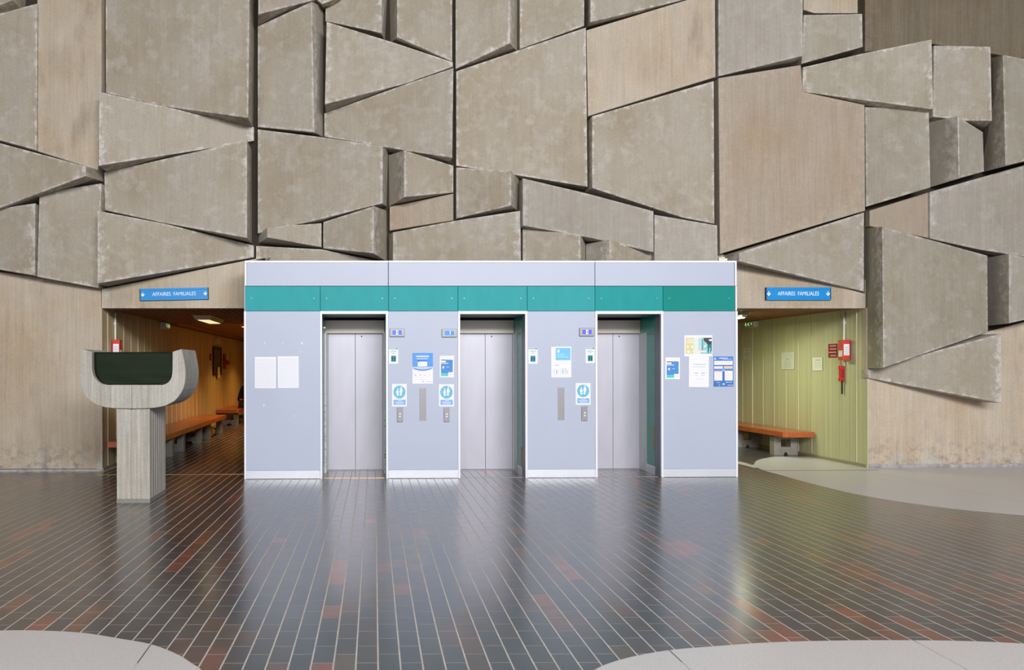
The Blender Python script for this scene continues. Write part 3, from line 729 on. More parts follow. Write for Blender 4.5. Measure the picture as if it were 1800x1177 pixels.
def distance(lbl, x0, y0, x1, y1):
    Wt = (232, 246, 255)
    sheet('distancing_sign', lbl, 'sign', frameY(x0, y0, x1, y1, YF),
          [('c', .5, .36, .41, .29, (112, 188, 222)), ('c', .62, .15, .05, .035, Wt), ('c', .38, .22, .045, .032, Wt), ('p', [(.54, .2), (.7, .2), (.72, .36), (.66, .38), (.65, .52), (.56, .52), (.55, .38), (.5, .36)], Wt),
           ('p', [(.31, .27), (.44, .27), (.47, .4), (.42, .42), (.4, .54), (.33, .54), (.32, .42), (.27, .42)], Wt), ('r', .46, .30, .5, .34, (170, 96, 110)), ('r', .42, .46, .6, .49, Wt),
           ('r', .1, .7, .92, .93, (138, 180, 232)), ('t', .38, .66, .745, .03, (226, 238, 252)), ('t', .2, .82, .81, .032, (230, 240, 252)), ('t', .26, .78, .88, .032, (230, 240, 252))], 'blue distancing signs by the lifts')
distance('white sign with a blue circle, above the call buttons of the left lift', 689.2, 674.5, 715, 714)
distance('white sign with a blue circle, above the call buttons of the middle lift', 771.5, 675, 798, 714)
distance('white sign with a blue circle, above the call buttons of the right lift', 1012, 673, 1038, 711)

# ================================================================== INDICATORS, BUTTONS, PLATES
def digit(ch, X, Z, h, Y, parent):
    t = .12 * h; w = .5 * h; mb = MB()
    segs = {'0': 'abcdef', '1': 'bc'}[ch]
    S_ = {'a': (-w / 2, h / 2 - t, w / 2, h / 2), 'd': (-w / 2, -h / 2, w / 2, -h / 2 + t), 'b': (w / 2 - t, 0, w / 2, h / 2), 'c': (w / 2 - t, -h / 2, w / 2, 0), 'e': (-w / 2, -h / 2, -w / 2 + t, 0), 'f': (-w / 2, 0, -w / 2 + t, h / 2)}
    for s_ in segs:
        a = S_[s_]; mb.box((X + a[0], Y, Z + a[1]), (X + a[2], Y - .001, Z + a[3]))
    if ch == '1': mb.box((X, Y, Z + h * .3), (X + w / 2, Y - .001, Z + h * .3 + t))
    mb.build('digit', mat('digit_white', (230, 250, 255), .5, emit=(210, 240, 255), es=.9), parent)
scr = [mat('screen_blue', (44, 84, 236), .3, emit=(60, 110, 255), es=.55), mat('screen_blue_2', (40, 110, 250), .3, emit=(40, 130, 255), es=.65), mat('screen_violet', (60, 60, 220), .3, emit=(78, 90, 236), es=.55)]
for (x0, y0, x1, y1, ch, m_, lbl) in ((685, 577, 711, 591.5, '0', scr[0], 'floor indicator with blue screen reading 0, right of the left lift'), (776.5, 578, 803, 592.3, '1', scr[1], 'floor indicator with blue screen reading 1, left of the middle lift'), (1018, 576, 1044, 590.5, '0', scr[2], 'floor indicator with violet-blue screen reading 0, left of the right lift')):
    X0, X1, Z0, Z1 = fr(x0, y0, x1, y1); cx_, cz_ = (X0 + X1) / 2, (Z0 + Z1) / 2
    t = thing('floor_indicator', (cx_, 0, cz_), lbl, 'indicator', 'floor indicators by the lifts')
    bx('housing', (X0, -.028, Z0), (X1, -.001, Z1), steel_dark, t, .005)
    sw, sh = (X1 - X0) * .31, (Z1 - Z0) * .27
    bx('screen', (cx_ - sw, -.030, cz_ - sh), (cx_ + sw, -.027, cz_ + sh), m_, t)
    digit(ch, cx_, cz_, sh * 1.7, -.030, t)
for (x0, y0, x1, y1, lbl) in ((698, 715.5, 708, 741, 'call button plate right of the left lift, under a blue circle sign'), (780, 715.5, 790, 741, 'call button plate left of the middle lift, under a blue circle sign'), (1022, 713.5, 1032, 739, 'call button plate left of the right lift, under a blue circle sign')):
    X0, X1, Z0, Z1 = fr(x0, y0, x1, y1); cx_ = (X0 + X1) / 2
    t = thing('call_panel', (cx_, 0, (Z0 + Z1) / 2), 'grey steel ' + lbl, 'call panel', 'lift call panels')
    bx('face_plate', (X0, -.02, Z0), (X1, -.001, Z1), steel_dark, t, .003)
    for f_, ar in ((.55, 1), (.36, -1)):
        z = Z0 + (Z1 - Z0) * f_; b = MB().cyl((cx_, -.026, z), (cx_, -.019, z), .014, n=16).build('button', steel, t)
        k = MB().prism([(cx_ - .008, -.0262, z - .005 * ar), (cx_ + .008, -.0262, z - .005 * ar), (cx_, -.0262, z + .008 * ar)], (0, -.001, 0)).build('arrow', mat('arrow_white', (250, 250, 250), .5, emit=(255, 255, 255), es=.6), b)
        k.parent = b; k.location = -t.location
for (x0, y0, x1, y1, lbl) in ((737.5, 682, 749, 739, 'tall blank brushed steel plate under the blue card poster'), (980.5, 681, 992, 738, 'tall blank brushed steel plate under the cyan-topped poster')):
    X0, X1, Z0, Z1 = fr(x0, y0, x1, y1)
    p = thing('blank_plate', ((X0 + X1) / 2, 0, (Z0 + Z1) / 2), lbl, 'plate', 'blank steel plates'); bx('plate', (X0, -.005, Z0), (X1, -.001, Z1), steel_dark, p, .001)
    for z in (Z0 + .012, Z1 - .012): MB().cyl(((X0 + X1) / 2, -.007, z), ((X0 + X1) / 2, -.004, z), .004, n=8).build('screw', steel, p)

# ================================================================== DIRECTION SIGNS
def text_mesh(body, size, parent, M, mtx, name='lettering'):
    cu = bpy.data.curves.new('t', 'FONT'); cu.body = body; cu.size = size; cu.align_x = 'CENTER'; cu.align_y = 'CENTER'; cu.extrude = .0006; cu.offset = 0.0
    to = bpy.data.objects.new('t', cu); COL.objects.link(to); bpy.context.view_layer.update()
    me = bpy.data.meshes.new_from_object(to.evaluated_get(bpy.context.evaluated_depsgraph_get()))
    bpy.data.objects.remove(to); me.transform(mtx)
    if parent is not None: me.transform(Matrix.Translation(-parent.matrix_world.translation))
    return link(name, me, parent, M)
def width_of(me): xs = [v.co.x for v in me.vertices]; return max(xs) - min(xs)
def dirsign(x0, y0, x1, y1, lbl, tilt):
    Y = YW
    X0, X1, Z0, Z1 = rectY(x0, y0, x1, y1, Y)
    cx_, cz_ = (X0 + X1) / 2, (Z0 + Z1) / 2; w = X1 - X0; h = Z1 - Z0
    t = thing('direction_sign', (cx_, Y, cz_), lbl, 'sign', 'AFFAIRES FAMILIALES signs')
    ctr = Vector((cx_, Y, cz_))
    parts = []
    parts.append(bx('sign_board', (X0 + .008, Y - .035, Z0), (X1 - .008, Y - .002, Z1), sign_blue, t, .002))
    for z0, z1 in ((Z0, Z0 + h * .17), (Z1 - h * .17, Z1)): parts.append(bx('rail', (X0 + .008, Y - .04, z0), (X1 - .008, Y - .034, z1), sign_blue, t, .002))
    for a in (X0, X1 - .008): parts.append(bx('end_cap', (a, Y - .042, Z0), (a + .008, Y - .002, Z1), mat('cap_navy', (28, 40, 70), .5), t))
    S_ = Matrix.Translation((cx_, Y - .0355, cz_)) @ Matrix.Rotation(math.pi / 2, 4, 'X')
    l = text_mesh('AFFAIRES  FAMILIALES', h * .44, t, ink((238, 246, 255)), S_)
    k = (w * .635) / width_of(l.data)
    l.data.transform(Matrix.Diagonal((k, 1, 1, 1))); tag(l, kind='stuff'); parts.append(l)
    for s in (-1, 1):
        ax = cx_ + s * w * .457; q = h * .3; a = MB()
        yy = Y - .036
        P = [(0, -.62), (.55, .05), (.38, .2), (.12, -.06), (.12, .6), (-.12, .6), (-.12, -.06), (-.38, .2), (-.55, .05)]
        a.prism([(ax + u * q, yy, cz_ + v * q) for u, v in P], (0, -.001, 0)); parts.append(a.build('arrow', ink((238, 246, 255)), t))
    t.rotation_euler = (0, -tilt, 0)
dirsign(247, 506.5, 367, 527.3, 'bright blue AFFAIRES FAMILIALES sign over the left passage, tilted slightly', .02)
dirsign(1344.3, 505.3, 1458, 527.5, 'bright blue AFFAIRES FAMILIALES sign over the right passage', .0)

# ================================================================== CONCRETE PEDESTAL PLANTER
pl = thing('pedestal_planter', (-2.72, -1.5, 0), 'pale concrete pedestal with a wide U-shaped trough head and dark green front panel', 'planter')
YP0 = -1.86
a = atY(205.5, 800, YP0).x; b = atY(263.3, 800, YP0).x; mid = (a + b) / 2 - .02; d = .70
zc = 1.14; gv = .010
sec = [(a, 0), (mid - gv, 0), (mid - gv * .5, .022), (mid + gv * .5, .022), (mid + gv, 0)]
for k in range(1): pass
xs = [mid + gv, b]
# board-marked ribs on the front
def ribs(x0, x1, n, dep):
    out = []
    for i in range(n):
        u0_ = x0 + (x1 - x0) * i / n; u1_ = x0 + (x1 - x0) * (i + 1) / n
        out += [(u0_ + .002, dep * (i % 2)), (u1_ - .002, dep * (i % 2))]
    return out
profile = [(x, YP0 + y) for x, y in ([(a, 0)] + ribs(a + .002, mid - gv, 8, .0025) + [(mid - gv * .5, .02), (mid + gv * .5, .02)] + ribs(mid + gv, b - .004, 9, .003) + [(b, 0)])]
side = []
for i in range(14):
    y0_ = YP0 + .01 + (d - .02) * i / 14; side += [(b - .004 * (i % 2), y0_ + .003), (b - .004 * (i % 2), y0_ + (d - .02) / 14 - .003)]
profile += side + [(b, YP0 + d), (a, YP0 + d)]
MB().prism([(x, y, 0) for x, y in profile], (0, 0, zc)).build('column', MATS['concrete_pale'], pl)
bx('column_foot', (a - .003, YP0 - .003, 0), (b + .003, YP0 + d + .003, .05), MATS['concrete_bench'], pl)
YB0 = YP0 - .03
outer = [(319.5, 613), (321.8, 624), (324.2, 636), (325.9, 648), (326.4, 659), (325.6, 671), (321.8, 684), (315, 696), (305.5, 705.5), (292, 712.4), (276, 716), (258, 717.6),
         (231, 718), (205, 717.4), (186, 716), (169, 711), (156, 703), (147.5, 693.5), (142, 682), (139.8, 669), (139.4, 656), (140, 642), (141.4, 627), (143.6, 613)]
inner = [(161.3, 618), (161.6, 650), (164, 660), (169.5, 668.5), (177, 674), (186, 676.2), (286, 676.2), (294, 673.5), (299.5, 667.5), (302.3, 659), (303, 648), (303.3, 618)]
O3 = [atY(x, y, YB0) for x, y in outer]; I3 = [atY(x, y, YB0) for x, y in inner]
poly = [(p.x, YB0, p.z) for p in O3] + [(p.x, YB0, p.z) for p in I3]
u = MB(); no, ni = len(O3), len(I3)
# U body as quads between the outer and inner outlines so it shades cleanly
def resample(P, n):
    L = [0]
    for i in range(1, len(P)): L.append(L[-1] + (P[i] - P[i - 1]).length)
    out = []
    for k in range(n):
        s = L[-1] * k / (n - 1); i = max(j for j in range(len(L)) if L[j] <= s + 1e-9); i = min(i, len(P) - 2)
        t = (s - L[i]) / (L[i + 1] - L[i]); out.append(P[i].lerp(P[i + 1], t))
    return out
OO = O3; II = list(reversed(I3))
nn = 40; OO = resample(OO, nn); II = resample(II, nn)
V_ = []
for y in (0, .72):
    V_ += [(p.x, YB0 + y, p.z) for p in OO] + [(p.x, YB0 + y, p.z) for p in II]
F_ = []
for i in range(nn - 1):
    F_ += [(i, i + 1, nn + i + 1, nn + i), (2 * nn + i, 3 * nn + i, 3 * nn + i + 1, 2 * nn + i + 1), (i, 2 * nn + i, 2 * nn + i + 1, i + 1), (nn + i, nn + i + 1, 3 * nn + i + 1, 3 * nn + i)]
F_ += [(0, nn, 3 * nn, 2 * nn), (nn - 1, 3 * nn - 1, 4 * nn - 1, 2 * nn - 1)]
u.add(V_, F_); u.build('trough', MATS['concrete_pale'], pl, .006)
gm = mat('dark_green_sheet', (26, 36, 22), .5, noise=.12, nscale=3, bump=.0, spec=.12)
# slightly rumpled green sheet set back in the opening
gw = MB(); n1, n2 = 26, 12
GP = [(p.x, p.z) for p in II]
zmin = min(p[1] for p in GP); zmax = max(p[1] for p in GP); 
def halfw(z, s):
    c = [(p[0], p[1]) for p in (GP[:nn // 2] if s > 0 else GP[nn // 2:])]
    c.sort(key=lambda q: q[1]); 
    for i in range(len(c) - 1):
        if c[i][1] <= z <= c[i + 1][1] and c[i + 1][1] > c[i][1]:
            t = (z - c[i][1]) / (c[i + 1][1] - c[i][1]); return c[i][0] + (c[i + 1][0] - c[i][0]) * t
    return c[-1][0] if z > c[-1][1] else c[0][0]
gv_ = []
for j in range(n2 + 1):
    z = zmin + .002 + (zmax - zmin - .004) * (j / n2) ** 1.3
    xa, xb = halfw(z, -1), halfw(z, 1)
    for i in range(n1 + 1):
        x = xa + (xb - xa) * i / n1
        gv_.append((x, YB0 + .075 + .006 * mnoise.noise(Vector((x * 3, z * 14, 2))), z))
gw.add(gv_, [(j * (n1 + 1) + i, j * (n1 + 1) + i + 1, (j + 1) * (n1 + 1) + i + 1, (j + 1) * (n1 + 1) + i) for j in range(n2) for i in range(n1)])
go = gw.build('green_panel', gm, pl, smooth=True); go.modifiers.new('s', 'SOLIDIFY').thickness = .01
pseam = atY(232, 697, YB0).x; bx('trough_seam', (pseam - .006, YB0 - .0015, atY(232, 717, YB0).z), (pseam + .003, YB0 + .01, atY(232, 677, YB0).z), MATS['concrete_bench'], pl)
bx('inner_fill', (GP[-1][0] + .02, YB0 + .10, zmin + .12), (GP[0][0] - .02, YB0 + .66, zmax - .03), gm, pl)

# ================================================================== BENCHES
def support(Y, x0, x1, parent, wide=.15):
    """block with a square window and an arched foot, seen from its end"""
    h = .36; w = x1 - x0; P = MB()
    t = .13
    P.box((x0, Y, 0), (x0 + t, Y + wide, h)); P.box((x1 - t, Y, 0), (x1, Y + wide, h))
    P.box((x0 + t, Y, .09), (x1 - t, Y + wide, .15)); P.box((x0 + t, Y, h - .07), (x1 - t, Y + wide, h))
    P.prism([(x0 + t, Y, 0), (x0 + t + .05, Y, 0), (x0 + t + .07, Y, .05), (x1 - t - .07, Y, .05), (x1 - t - .05, Y, 0), (x1 - t, Y, 0), (x1 - t, Y, .09), (x0 + t, Y, .09)], (0, wide, 0))
    return P.build('support', MATS['concrete_bench'], parent, .006)
def bench(x0, x1, y0, y1, sup, lbl, s):
    t = thing('bench', ((x0 + x1) / 2, (y0 + y1) / 2, 0), lbl, 'bench', 'wooden benches in the passages')
    seat = MB(); f_ = x1 if s < 0 else x0; c = .05
    if s < 0: pts = [(x0, y0), (x1 - c, y0), (x1, y0 + c * .8), (x1, y1), (x0, y1)]
    else: pts = [(x0 + c, y0), (x1, y0), (x1, y1), (x0, y1), (x0, y0 + c * .8)]
    seat.prism([(x, y, .36) for x, y in pts], (0, 0, .095)); seat.build('seat', wood_seat, t, .006)
    for Y in sup: support(Y, *((x0 + .05, x1 - .06) if s < 0 else (x0 + .05, x1 - .06)), t)
bench(XCL + .04, -3.36, .98, 3.06, (1.35, 2.7), 'orange wood bench in the left passage, nearest, partly behind the pedestal', -1)
bench(XCL + .04, -3.36, 3.075, 5.66, (3.55, 5.1), 'orange wood bench in the left passage, middle of the joined three', -1)
bench(XCL + .04, -3.36, 5.675, 7.75, (6.0, 7.4), 'orange wood bench in the left passage, farthest of the joined three, bag beneath it', -1)
bench(XCL + .02, -3.42, 9.9, 12.9, (10.2, 12.3), 'orange wood bench in the left passage, with the seated person', -1)
bench(7.47, XCR - .03, 2.22, 4.9, (2.62, 3.95), 'orange wood bench against the green wall of the right passage', 1)

# yellow bag under the bench
bm = bmesh.new(); bmesh.ops.create_icosphere(bm, subdivisions=3, radius=.13)
for v in bm.verts:
    v.co *= 1 + .18 * mnoise.noise(v.co * 14); v.co.x *= 1.1; v.co.z *= .95; v.co.z = max(v.co.z, -.10)
me = bpy.data.meshes.new('bag'); bm.to_mesh(me); bm.free()
bag = thing('bag', (-3.62, 6.95, .1), 'crumpled yellow plastic bag on the floor under the farthest joined bench', 'bag')
o = link('sack', me, bag, mat('yellow_plastic', (216, 176, 84), .4))
for p in me.polygons: p.use_smooth = True
MB().cyl((-3.62, 6.95, .20), (-3.62, 6.95, .25), .03, n=10, r2=.055).build('gathered_neck', mat('yellow_plastic', (0, 0, 0)), bag)

# ================================================================== PASSAGE FITTINGS
# ceiling lamp, left passage
t = thing('ceiling_light', (-2.8, 3.0, LINT), 'boxed ceiling light under the dark slats of the left passage', 'ceiling light')
h_ = MB(); x0, x1, y0, y1 = -3.0, -2.66, 2.45, 3.75
h_.add([(x0, y0, LINT + .004), (x1, y0, LINT + .004), (x1, y1, LINT + .004), (x0, y1, LINT + .004), (x0 + .04, y0 + .10, LINT - .07), (x1 - .04, y0 + .10, LINT - .07), (x1 - .04, y1 - .08, LINT - .07), (x0 + .04, y1 - .08, LINT - .07)],
       [(0, 1, 2, 3), (7, 6, 5, 4), (0, 4, 5, 1), (1, 5, 6, 2), (2, 6, 7, 3), (3, 7, 4, 0)])
h_.build('housing', white_enamel, t, .004)
bx('diffuser', (x0 + .07, y0 + .14, LINT - .078), (x1 - .07, y1 - .12, LINT - .069), mat('diffuser_warm', (250, 240, 200), .4, emit=(255, 236, 176), es=1.0), t)
def lamp(name, loc, sx, sy, power, color, parent, spread=180):
    l = bpy.data.lights.new(name, 'AREA'); l.shape = 'RECTANGLE'; l.size = sx; l.size_y = sy; l.energy = power; l.color = color; l.spread = math.radians(spread)
    o = bpy.data.objects.new(name, l); COL.objects.link(o); o.parent = parent; o.location = Vector(loc) - parent.location
lamp('lamp_glow', (-2.83, 3.1, LINT - .085), .2, 1.0, 1.5, (1, .80, .5), t)
# farther ceiling lamps of the left passage, behind the lifts
for k, y in enumerate((6.6, 9.6, 12.6)):
    t = thing('ceiling_light', (-2.6, y, LINT + .07), ('nearest', 'middle', 'farthest')[k] + ' of three warm flat ceiling lights deep in the left passage, behind the grey box', 'ceiling light', 'warm lights deep in the left passage')
    bx('housing', (-2.75, y - .5, LINT + .01), (-2.4, y + .5, LINT + .072), white_enamel, t); bx('diffuser', (-2.72, y - .46, LINT + .0), (-2.43, y + .46, LINT + .0105), mat('diffuser_orange', (250, 220, 160), .4, emit=(255, 170, 80), es=2), t)
    lamp('lamp_glow', (-2.58, y, LINT - .01), .3, .9, 30, (1.0, .50, .12), t, 120)
# fluorescent batten, right passage
t = thing('fluorescent_light', (6.5, 2.6, LINT), 'lit fluorescent tube batten on the slatted ceiling of the right passage', 'ceiling light')
bx('batten', (6.50, 1.78, LINT - .045), (6.62, 3.1, LINT + .004), mat('batten_grey', (150, 156, 136), .5), t, .003)
for y in (1.80, 3.05): bx('tube_holder', (6.53, y, LINT - .085), (6.59, y + .03, LINT - .045), white_enamel, t)
MB().cyl((6.56, 1.83, LINT - .08), (6.56, 3.05, LINT - .08), .02).build('tube', mat('tube', (255, 255, 255), .4, emit=(245, 255, 215), es=6), t, smooth=True)
lamp('lamp_glow', (6.56, 2.45, LINT - .12), .1, 1.2, 46, (.95, 1.0, .64), t)
t2 = thing('ceiling_light', (6.6, 7.0, LINT), 'warm ceiling light deep in the right passage, hidden behind the grey box', 'ceiling light')
bx('housing', (6.45, 6.6, LINT - .06), (6.75, 7.4, LINT + .004), white_enamel, t2); bx('diffuser', (6.47, 6.62, LINT - .07), (6.73, 7.38, LINT - .061), MATS['diffuser_orange'], t2)
lamp('lamp_glow', (6.6, 7.0, LINT - .08), .25, .7, 26, (1.0, .6, .2), t2, 120)
# exit signs
def exit_sign(wx, s, y0, z0, z1, lbl):
    t = thing('exit_sign', (wx, y0, (z0 + z1) / 2), lbl, 'exit sign', 'exit signs in the passages')
    xa, xb = sorted((wx - s * .002, wx - s * .12))
    bx('housing', (xa, y0, z0), (xb, y0 + .34, z1), white_enamel, t, .004)
    xf = wx - s * .1215
    m_ = mat('exit_green', (20, 96, 52), .4, emit=(30, 140, 70), es=.15); w_ = mat('exit_white', (235, 245, 190), .4, emit=(235, 245, 170), es=.7)
    f_ = xf - s * .0015
    pane = bx('sign_face', (xf, y0 + .01, z0 + .012), (xf - s * .002, y0 + .33, z1 - .012), m_, t)
    mb = MB()
    def q(pts): mb.prism([(xf - s * .0025, y0 + .02 + u * .3, z0 + .015 + v * (z1 - z0 - .03)) for u, v in pts], (-s * .001, 0, 0))
    q([(.35, .15), (.55, .5), (.35, .85), (.47, .85), (.68, .5), (.47, .15)]); q([(.74, .1), (.8, .1), (.88, .45), (.96, .2), (1, .28), (.9, .62), (.95, .8), (.86, .9), (.8, .7), (.84, .5)]); q([(.05, .3), (.2, .3), (.2, .8), (.05, .8), (.05, .7), (.14, .7), (.14, .4), (.05, .4)])
    mb.build('pictogram', w_, t)
exit_sign(XCL, -1, 4.2, 2.40, 2.535, 'small exit sign box on the brown left passage wall, under the slats')
exit_sign(XCR, 1, 4.1, 2.425, 2.54, 'small green exit sign box on the green right passage wall')
# conduits
def conduit(x, y, z0, z1, lbl):
    t = thing('conduit', (x, y, z0), lbl, 'pipe', 'white conduits'); MB().cyl((x, y, z0), (x, y, z1), .016, n=12).build('pipe', white_enamel, t, smooth=True)
    for z in (z0 + .25, z1 - .2): bx('pipe_clip', (x - .02, y - .018, z), (x + .02, y + .018, z + .02), white_enamel, t)
pc = atX(1486, 640, XCR).y; conduit(XCR - .022, pc, 1.62, 2.53, 'white vertical conduit above the red telephone, right passage'); pl_ = atX(200.5, 640, XCL).y
conduit(XCL + .022, pl_, 1.70, 2.53, 'white vertical conduit above the red box, left passage')
# red alarm boxes
def alarm(wx, s, y, lbl, z0, z1):
    t = thing('alarm_box', (wx, y, (z0 + z1) / 2), lbl, 'alarm box', 'red alarm boxes')
    xa = wx - s * .025; xb = wx - s * .14
    bx('housing', (min(xa, xb), y, z0), (max(xa, xb), y + .13, z1), red_orange, t, .005)
    bx('back_bracket', (min(wx - s * .002, xa), y + .02, z0 + .03), (max(wx - s * .002, xa), y + .11, z1 - .03), red_dark, t)
    bx('label_plate', (min(xa, xb) + .012, y - .003, z0 + .08), (max(xa, xb) - .012, y + .001, z1 - .07), white_paper, t)
    c = (xa + xb) / 2
    mb = MB()
    for k in range(4): mb.box((c - .03, y - .0035, z0 + .10 + k * .034), (c + .03, y - .003, z0 + .107 + k * .034))
    mb.build('label_lines', ink((150, 150, 160)), t)
    bx('side_cover', (xb - s * .004, y + .02, z0 + .06), (xb, y + .11, z0 + .16), white_enamel, t)
    return t
ya = pc - .155
alarm(XCR, 1, ya, 'red alarm box with a white label beside the conduit, above the red telephone', atY(1480, 632.8, ya).z, atY(1480, 597, ya).z)
yb = pl_ - .155
alarm(XCL, -1, yb, 'red alarm box with a white label, seen just over the green panel of the pedestal', atY(205, 632, yb).z, atY(205, 596.5, yb).z)
sheet('warning_sign', 'dark red sign with four lines of white lettering beside the red alarm box', 'sign', frameX(1457, 604, 1472, 628, XCR),
      [('r', 0, 0, 1, 1, (150, 18, 36))] + [('t', u0_, .97, v, .07, (236, 206, 210)) for u0_, v in ((.2, .15), (.2, .38), (.08, .62), (.28, .86))], paper=red_dark)
# telephone handset
yt = atX(1482, 655, XCR).y
z0, z1 = atX(1482, 670, XCR).z, atX(1482, 642, XCR).z
t = thing('wall_telephone', (XCR, yt, z0), 'red wall telephone with a black cord hanging below, right passage', 'telephone')
bx('base', (XCR - .045, yt - .05, z0 + .01), (XCR - .001, yt + .05, z1 - .005), red_plastic, t, .012)
hb = MB(); zc_ = (z0 + z1) / 2; hh = (z1 - z0) / 2
prof = [(-.0, -1), (-.045, -.95), (-.05, -.62), (-.022, -.5), (-.022, .5), (-.05, .62), (-.045, .95), (0, 1)]
hb.prism([(XCR - .05 + dx * .6, yt - .045, zc_ + v * hh) for dx, v in prof], (0, .055, 0)); hb.build('handset', mat('handset_red', (214, 36, 48), .3), t, .006)
bx('cradle_slot', (XCR - .049, yt - .052, zc_ - .07), (XCR - .02, yt - .046, zc_ + .07), red_dark, t, .003)
cv = MB(); zb = atX(1481, 692, XCR).z; n = 90; pr = None
for k in range(n + 1):
    z = z0 + (zb - z0) * k / n; a_ = k * 1.1; p = (XCR - .03 + .012 * math.cos(a_), yt - .02 + .012 * math.sin(a_), z)
    if pr: cv.cyl(pr, p, .004, n=5)
    pr = p
tag(cv.build('cord', black, t), kind=None)
# papers on the right passage wall
PG = 'papers on the right passage wall'
sheet('notice', 'farthest and smallest pale notice on the right passage wall, near the grey box', 'notice', frameX(1307.5, 611, 1320.5, 631, XCR), [('t', .4, .65, .2, .06, (90, 90, 84))] + lines(.15, .85, .45, .7, 4, .03, (150, 152, 138)) + [('t', .4, .6, .82, .05, (120, 120, 110))], PG, old_paper)
sheet('notice', 'largest pale sheet with a printed table on the right passage wall', 'notice', frameX(1374.5, 619, 1397, 649, XCR), lines(.12, .88, .1, .36, 5, .015, (170, 174, 160)) + [('t', .35, .65, .42, .03, (120, 124, 112))] + lines(.2, .8, .5, .88, 8, .014, (168, 172, 158)), PG, old_paper)
sheet('notice', 'rounded pale notice on the right passage wall, left of the red sign', 'notice', frameX(1429, 628, 1446.5, 651, XCR), [('t', .3, .8, .2, .05, (120, 124, 130))] + lines(.2, .9, .36, .75, 4, .02, (160, 164, 158)), PG, mat('pale_paper', (222, 226, 214), .6))
# left passage wall things
def on_left(x0, y0, x1, y1, dep):
    a, b = atX(x0, (y0 + y1) / 2, XCL), atX(x1, (y0 + y1) / 2, XCL); zt_ = atX((x0 + x1) / 2, y0, XCL).z; zb_ = atX((x0 + x1) / 2, y1, XCL).z
    return (XCL + .002, min(a.y, b.y), zb_), (XCL + dep, max(a.y, b.y), zt_)
lo, hi = on_left(373, 609, 387, 659, .05)
t = thing('display_case', ((lo[0]), (lo[1] + hi[1]) / 2, lo[2]), 'tall dark framed display case on the left passage wall, a paper hanging from it', 'display case')
fm = mat('dark_frame', (46, 26, 16), .5); w_ = .09
bx('back_board', (lo[0], lo[1] + w_, lo[2] + w_), (lo[0] + .02, hi[1] - w_, hi[2] - w_), mat('dim_board', (92, 82, 52), .5, noise=.3, nscale=5), t)
for y0_, y1_, z0_, z1_ in ((lo[1], lo[1] + w_, lo[2], hi[2]), (hi[1] - w_, hi[1], lo[2], hi[2]), (lo[1] + w_, hi[1] - w_, lo[2], lo[2] + w_), (lo[1] + w_, hi[1] - w_, hi[2] - w_, hi[2])):
    bx('frame_bar', (lo[0], y0_, z0_), (hi[0], y1_, z1_), fm, t, .004)
lo, hi = on_left(379, 645, 383, 664, .06)
tag(bx('paper_strip', (lo[0] + .055, lo[1], lo[2]), (lo[0] + .058, hi[1], hi[2]), old_paper), 'narrow paper strip hanging over the foot of the dark display case', 'paper')
lo, hi = on_left(377.5, 594, 382, 604.5, .1)
t = thing('wall_lamp', lo, 'small off-white wall fitting above the dark display case', 'wall fitting'); bx('body', lo, (hi[0], hi[1], hi[2] - .05), white_enamel, t, .01); bx('cap', (lo[0], lo[1] + .02, hi[2] - .05), (hi[0] - .02, hi[1] - .02, hi[2]), white_enamel, t, .01)
lo, hi = on_left(391.5, 622, 395.5, 648, .03)
tag(bx('red_notice', lo, hi, mat('maroon', (120, 30, 20), .5)), 'narrow dark red notice right of the dark display case', 'sign')
lo, hi = on_left(396.5, 633, 399.5, 641, .08)
tag(bx('fire_call_point', lo, hi, red_plastic, None, .01), 'small red call point beside the narrow dark red notice', 'call point')
lo, hi = on_left(368.3, 621, 369.8, 633.5, .03)
tag(bx('dark_plaque', lo, hi, red_dark), 'thin dark red plaque left of the dark display case', 'plaque')
sheet('notice', 'faint small notice right of the red call point, left passage', 'notice', frameX(402, 618, 406, 639, XCL), lines(.2, .8, .2, .8, 4, .06, (150, 140, 120)), None, mat('beige_paper', (190, 170, 130), .7))

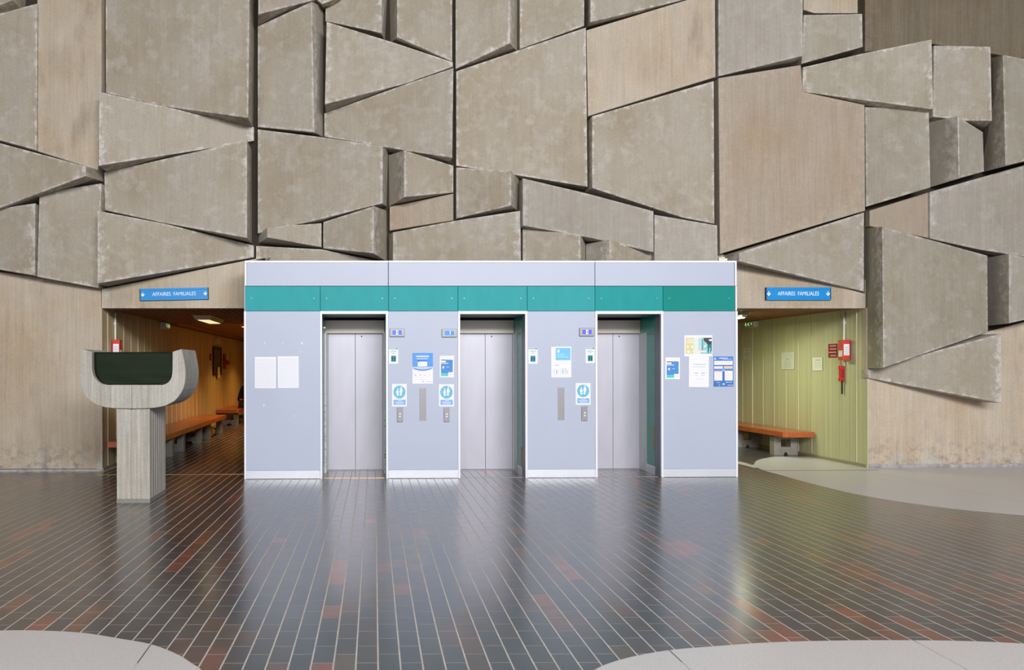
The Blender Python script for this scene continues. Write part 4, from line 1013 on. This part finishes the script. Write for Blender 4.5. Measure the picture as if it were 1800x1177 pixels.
# ================================================================== SEATED PERSON
def person():
    X, Y = -3.52, 10.95
    root = thing('person', (X, Y, 0), 'person in a dark navy top seated on the far bench, leaning forward', 'person')
    def skin(name, joints, edges, m_, rootv=0, sub=2):
        me = bpy.data.meshes.new(name); me.from_pydata([Vector(j[:3]) - root.location for j in joints], edges, [])
        o = link(name, me, root, m_); sk = o.modifiers.new('skin', 'SKIN'); sk.use_smooth_shade = True
        for i, j in enumerate(joints):
            r = j[3]; me.skin_vertices[0].data[i].radius = r if isinstance(r, tuple) else (r, r)
            me.skin_vertices[0].data[i].use_root = i == rootv
        o.modifiers.new('sub', 'SUBSURF').levels = sub; o.modifiers['sub'].render_levels = sub
        return o
    P = lambda dx, dy, z, r: (X + dx, Y + dy, z, r)
    J = [P(0, 0, .60, (.15, .12)), P(.03, 0, .75, (.14, .11)), P(.09, 0, .95, (.16, .12)), P(.15, 0, 1.10, (.12, .10)), P(.20, 0, 1.19, .055),
         P(.26, 0, 1.27, .08), P(.27, 0, 1.37, .10), P(.24, 0, 1.44, .075)]
    E = [(0, 1), (1, 2), (2, 3), (3, 4), (4, 5), (5, 6), (6, 7)]
    for s in (-1, 1):
        k = len(J)
        J += [P(.14, s * .19, 1.08, .06), P(.18, s * .24, .84, .048), P(.40, s * .12, .70, .036), P(.47, s * .08, .68, (.022, .04))]
        E += [(3, k), (k, k + 1), (k + 1, k + 2), (k + 2, k + 3)]
        k = len(J)
        J += [P(.06, s * .10, .56, .085), P(.46, s * .12, .52, .065), P(.44, s * .12, .28, .05), P(.42, s * .12, .10, .036), P(.52, s * .13, .04, (.04, .03)), P(.60, s * .13, .035, (.035, .025))]
        E += [(0, k), (k, k + 1), (k + 1, k + 2), (k + 2, k + 3), (k + 3, k + 4), (k + 4, k + 5)]
    skin('body', J, E, mat('skin_tone', (176, 120, 90), .6))
    navy = mat('navy_cloth', (10, 14, 34), .85)
    JJ = [P(0, 0, .60, (.17, .14)), P(.03, 0, .76, (.16, .13)), P(.09, 0, .95, (.18, .14)), P(.15, 0, 1.11, (.14, .12))]
    EE = [(0, 1), (1, 2), (2, 3)]
    for s in (-1, 1):
        k = len(JJ); JJ += [P(.14, s * .19, 1.09, .075), P(.18, s * .24, .84, .062), P(.36, s * .14, .715, .05)]; EE += [(3, k), (k, k + 1), (k + 1, k + 2)]
    skin('jumper', JJ, EE, navy)
    JT = [P(0, 0, .60, (.165, .13))]; ET = []
    for s in (-1, 1):
        k = len(JT); JT += [P(.08, s * .10, .565, .098), P(.47, s * .12, .525, .078), P(.45, s * .12, .30, .062), P(.43, s * .12, .11, .055)]; ET += [(0, k), (k, k + 1), (k + 1, k + 2), (k + 2, k + 3)]
    skin('trousers', JT, ET, mat('dark_trousers', (40, 34, 36), .85))
    skin('hair', [P(.19, 0, 1.30, .075), P(.20, 0, 1.40, .10), P(.25, 0, 1.48, .075)], [(0, 1), (1, 2)], mat('brown_hair', (50, 30, 20), .7))
    for s in (-1, 1):
        k = []
        for f_ in range(4):
            k.append(skin('finger', [P(.47, s * .08 + (f_ - 1.5) * .018, .68, .009), P(.515, s * .08 + (f_ - 1.5) * .019, .665, .009), P(.545 + (.008 if f_ in (1, 2) else 0), s * .08 + (f_ - 1.5) * .019, .64, .008)], [(0, 1), (1, 2)], MATS['skin_tone'], sub=1))
        skin('thumb', [P(.45, s * .08 - s * .03, .685, .010), P(.48, s * .08 - s * .055, .68, .010), P(.51, s * .08 - s * .06, .67, .009)], [(0, 1), (1, 2)], MATS['skin_tone'], sub=1)
        skin('shoe', [P(.40, s * .12, .05, .045), P(.50, s * .13, .045, (.048, .04)), P(.62, s * .13, .035, (.04, .03))], [(0, 1), (1, 2)], black)
    bm = bmesh.new()
    for (dx, dy, z, r) in ((.355, -.035, 1.385, .013), (.355, .035, 1.385, .013)):
        bmesh.ops.create_uvsphere(bm, u_segments=10, v_segments=8, radius=r, matrix=Matrix.Translation(Vector((X + dx, Y + dy, z)) - root.location))
    me = bpy.data.meshes.new('eyes'); bm.to_mesh(me); bm.free(); link('eyes', me, root, mat('eye_white', (220, 215, 210), .3))
    skin('nose', [P(.355, 0, 1.38, .010), P(.385, 0, 1.345, .016)], [(0, 1)], MATS['skin_tone'], sub=1)
    skin('mouth', [P(.355, -.022, 1.31, .007), P(.362, 0, 1.308, .009), P(.355, .022, 1.31, .007)], [(0, 1), (1, 2)], mat('lips', (140, 70, 60), .5), sub=1)
    for s in (-1, 1): skin('ear', [P(.24, s * .10, 1.40, .014), P(.235, s * .108, 1.37, .018), P(.25, s * .10, 1.34, .010)], [(0, 1), (1, 2)], MATS['skin_tone'], sub=1)
person()
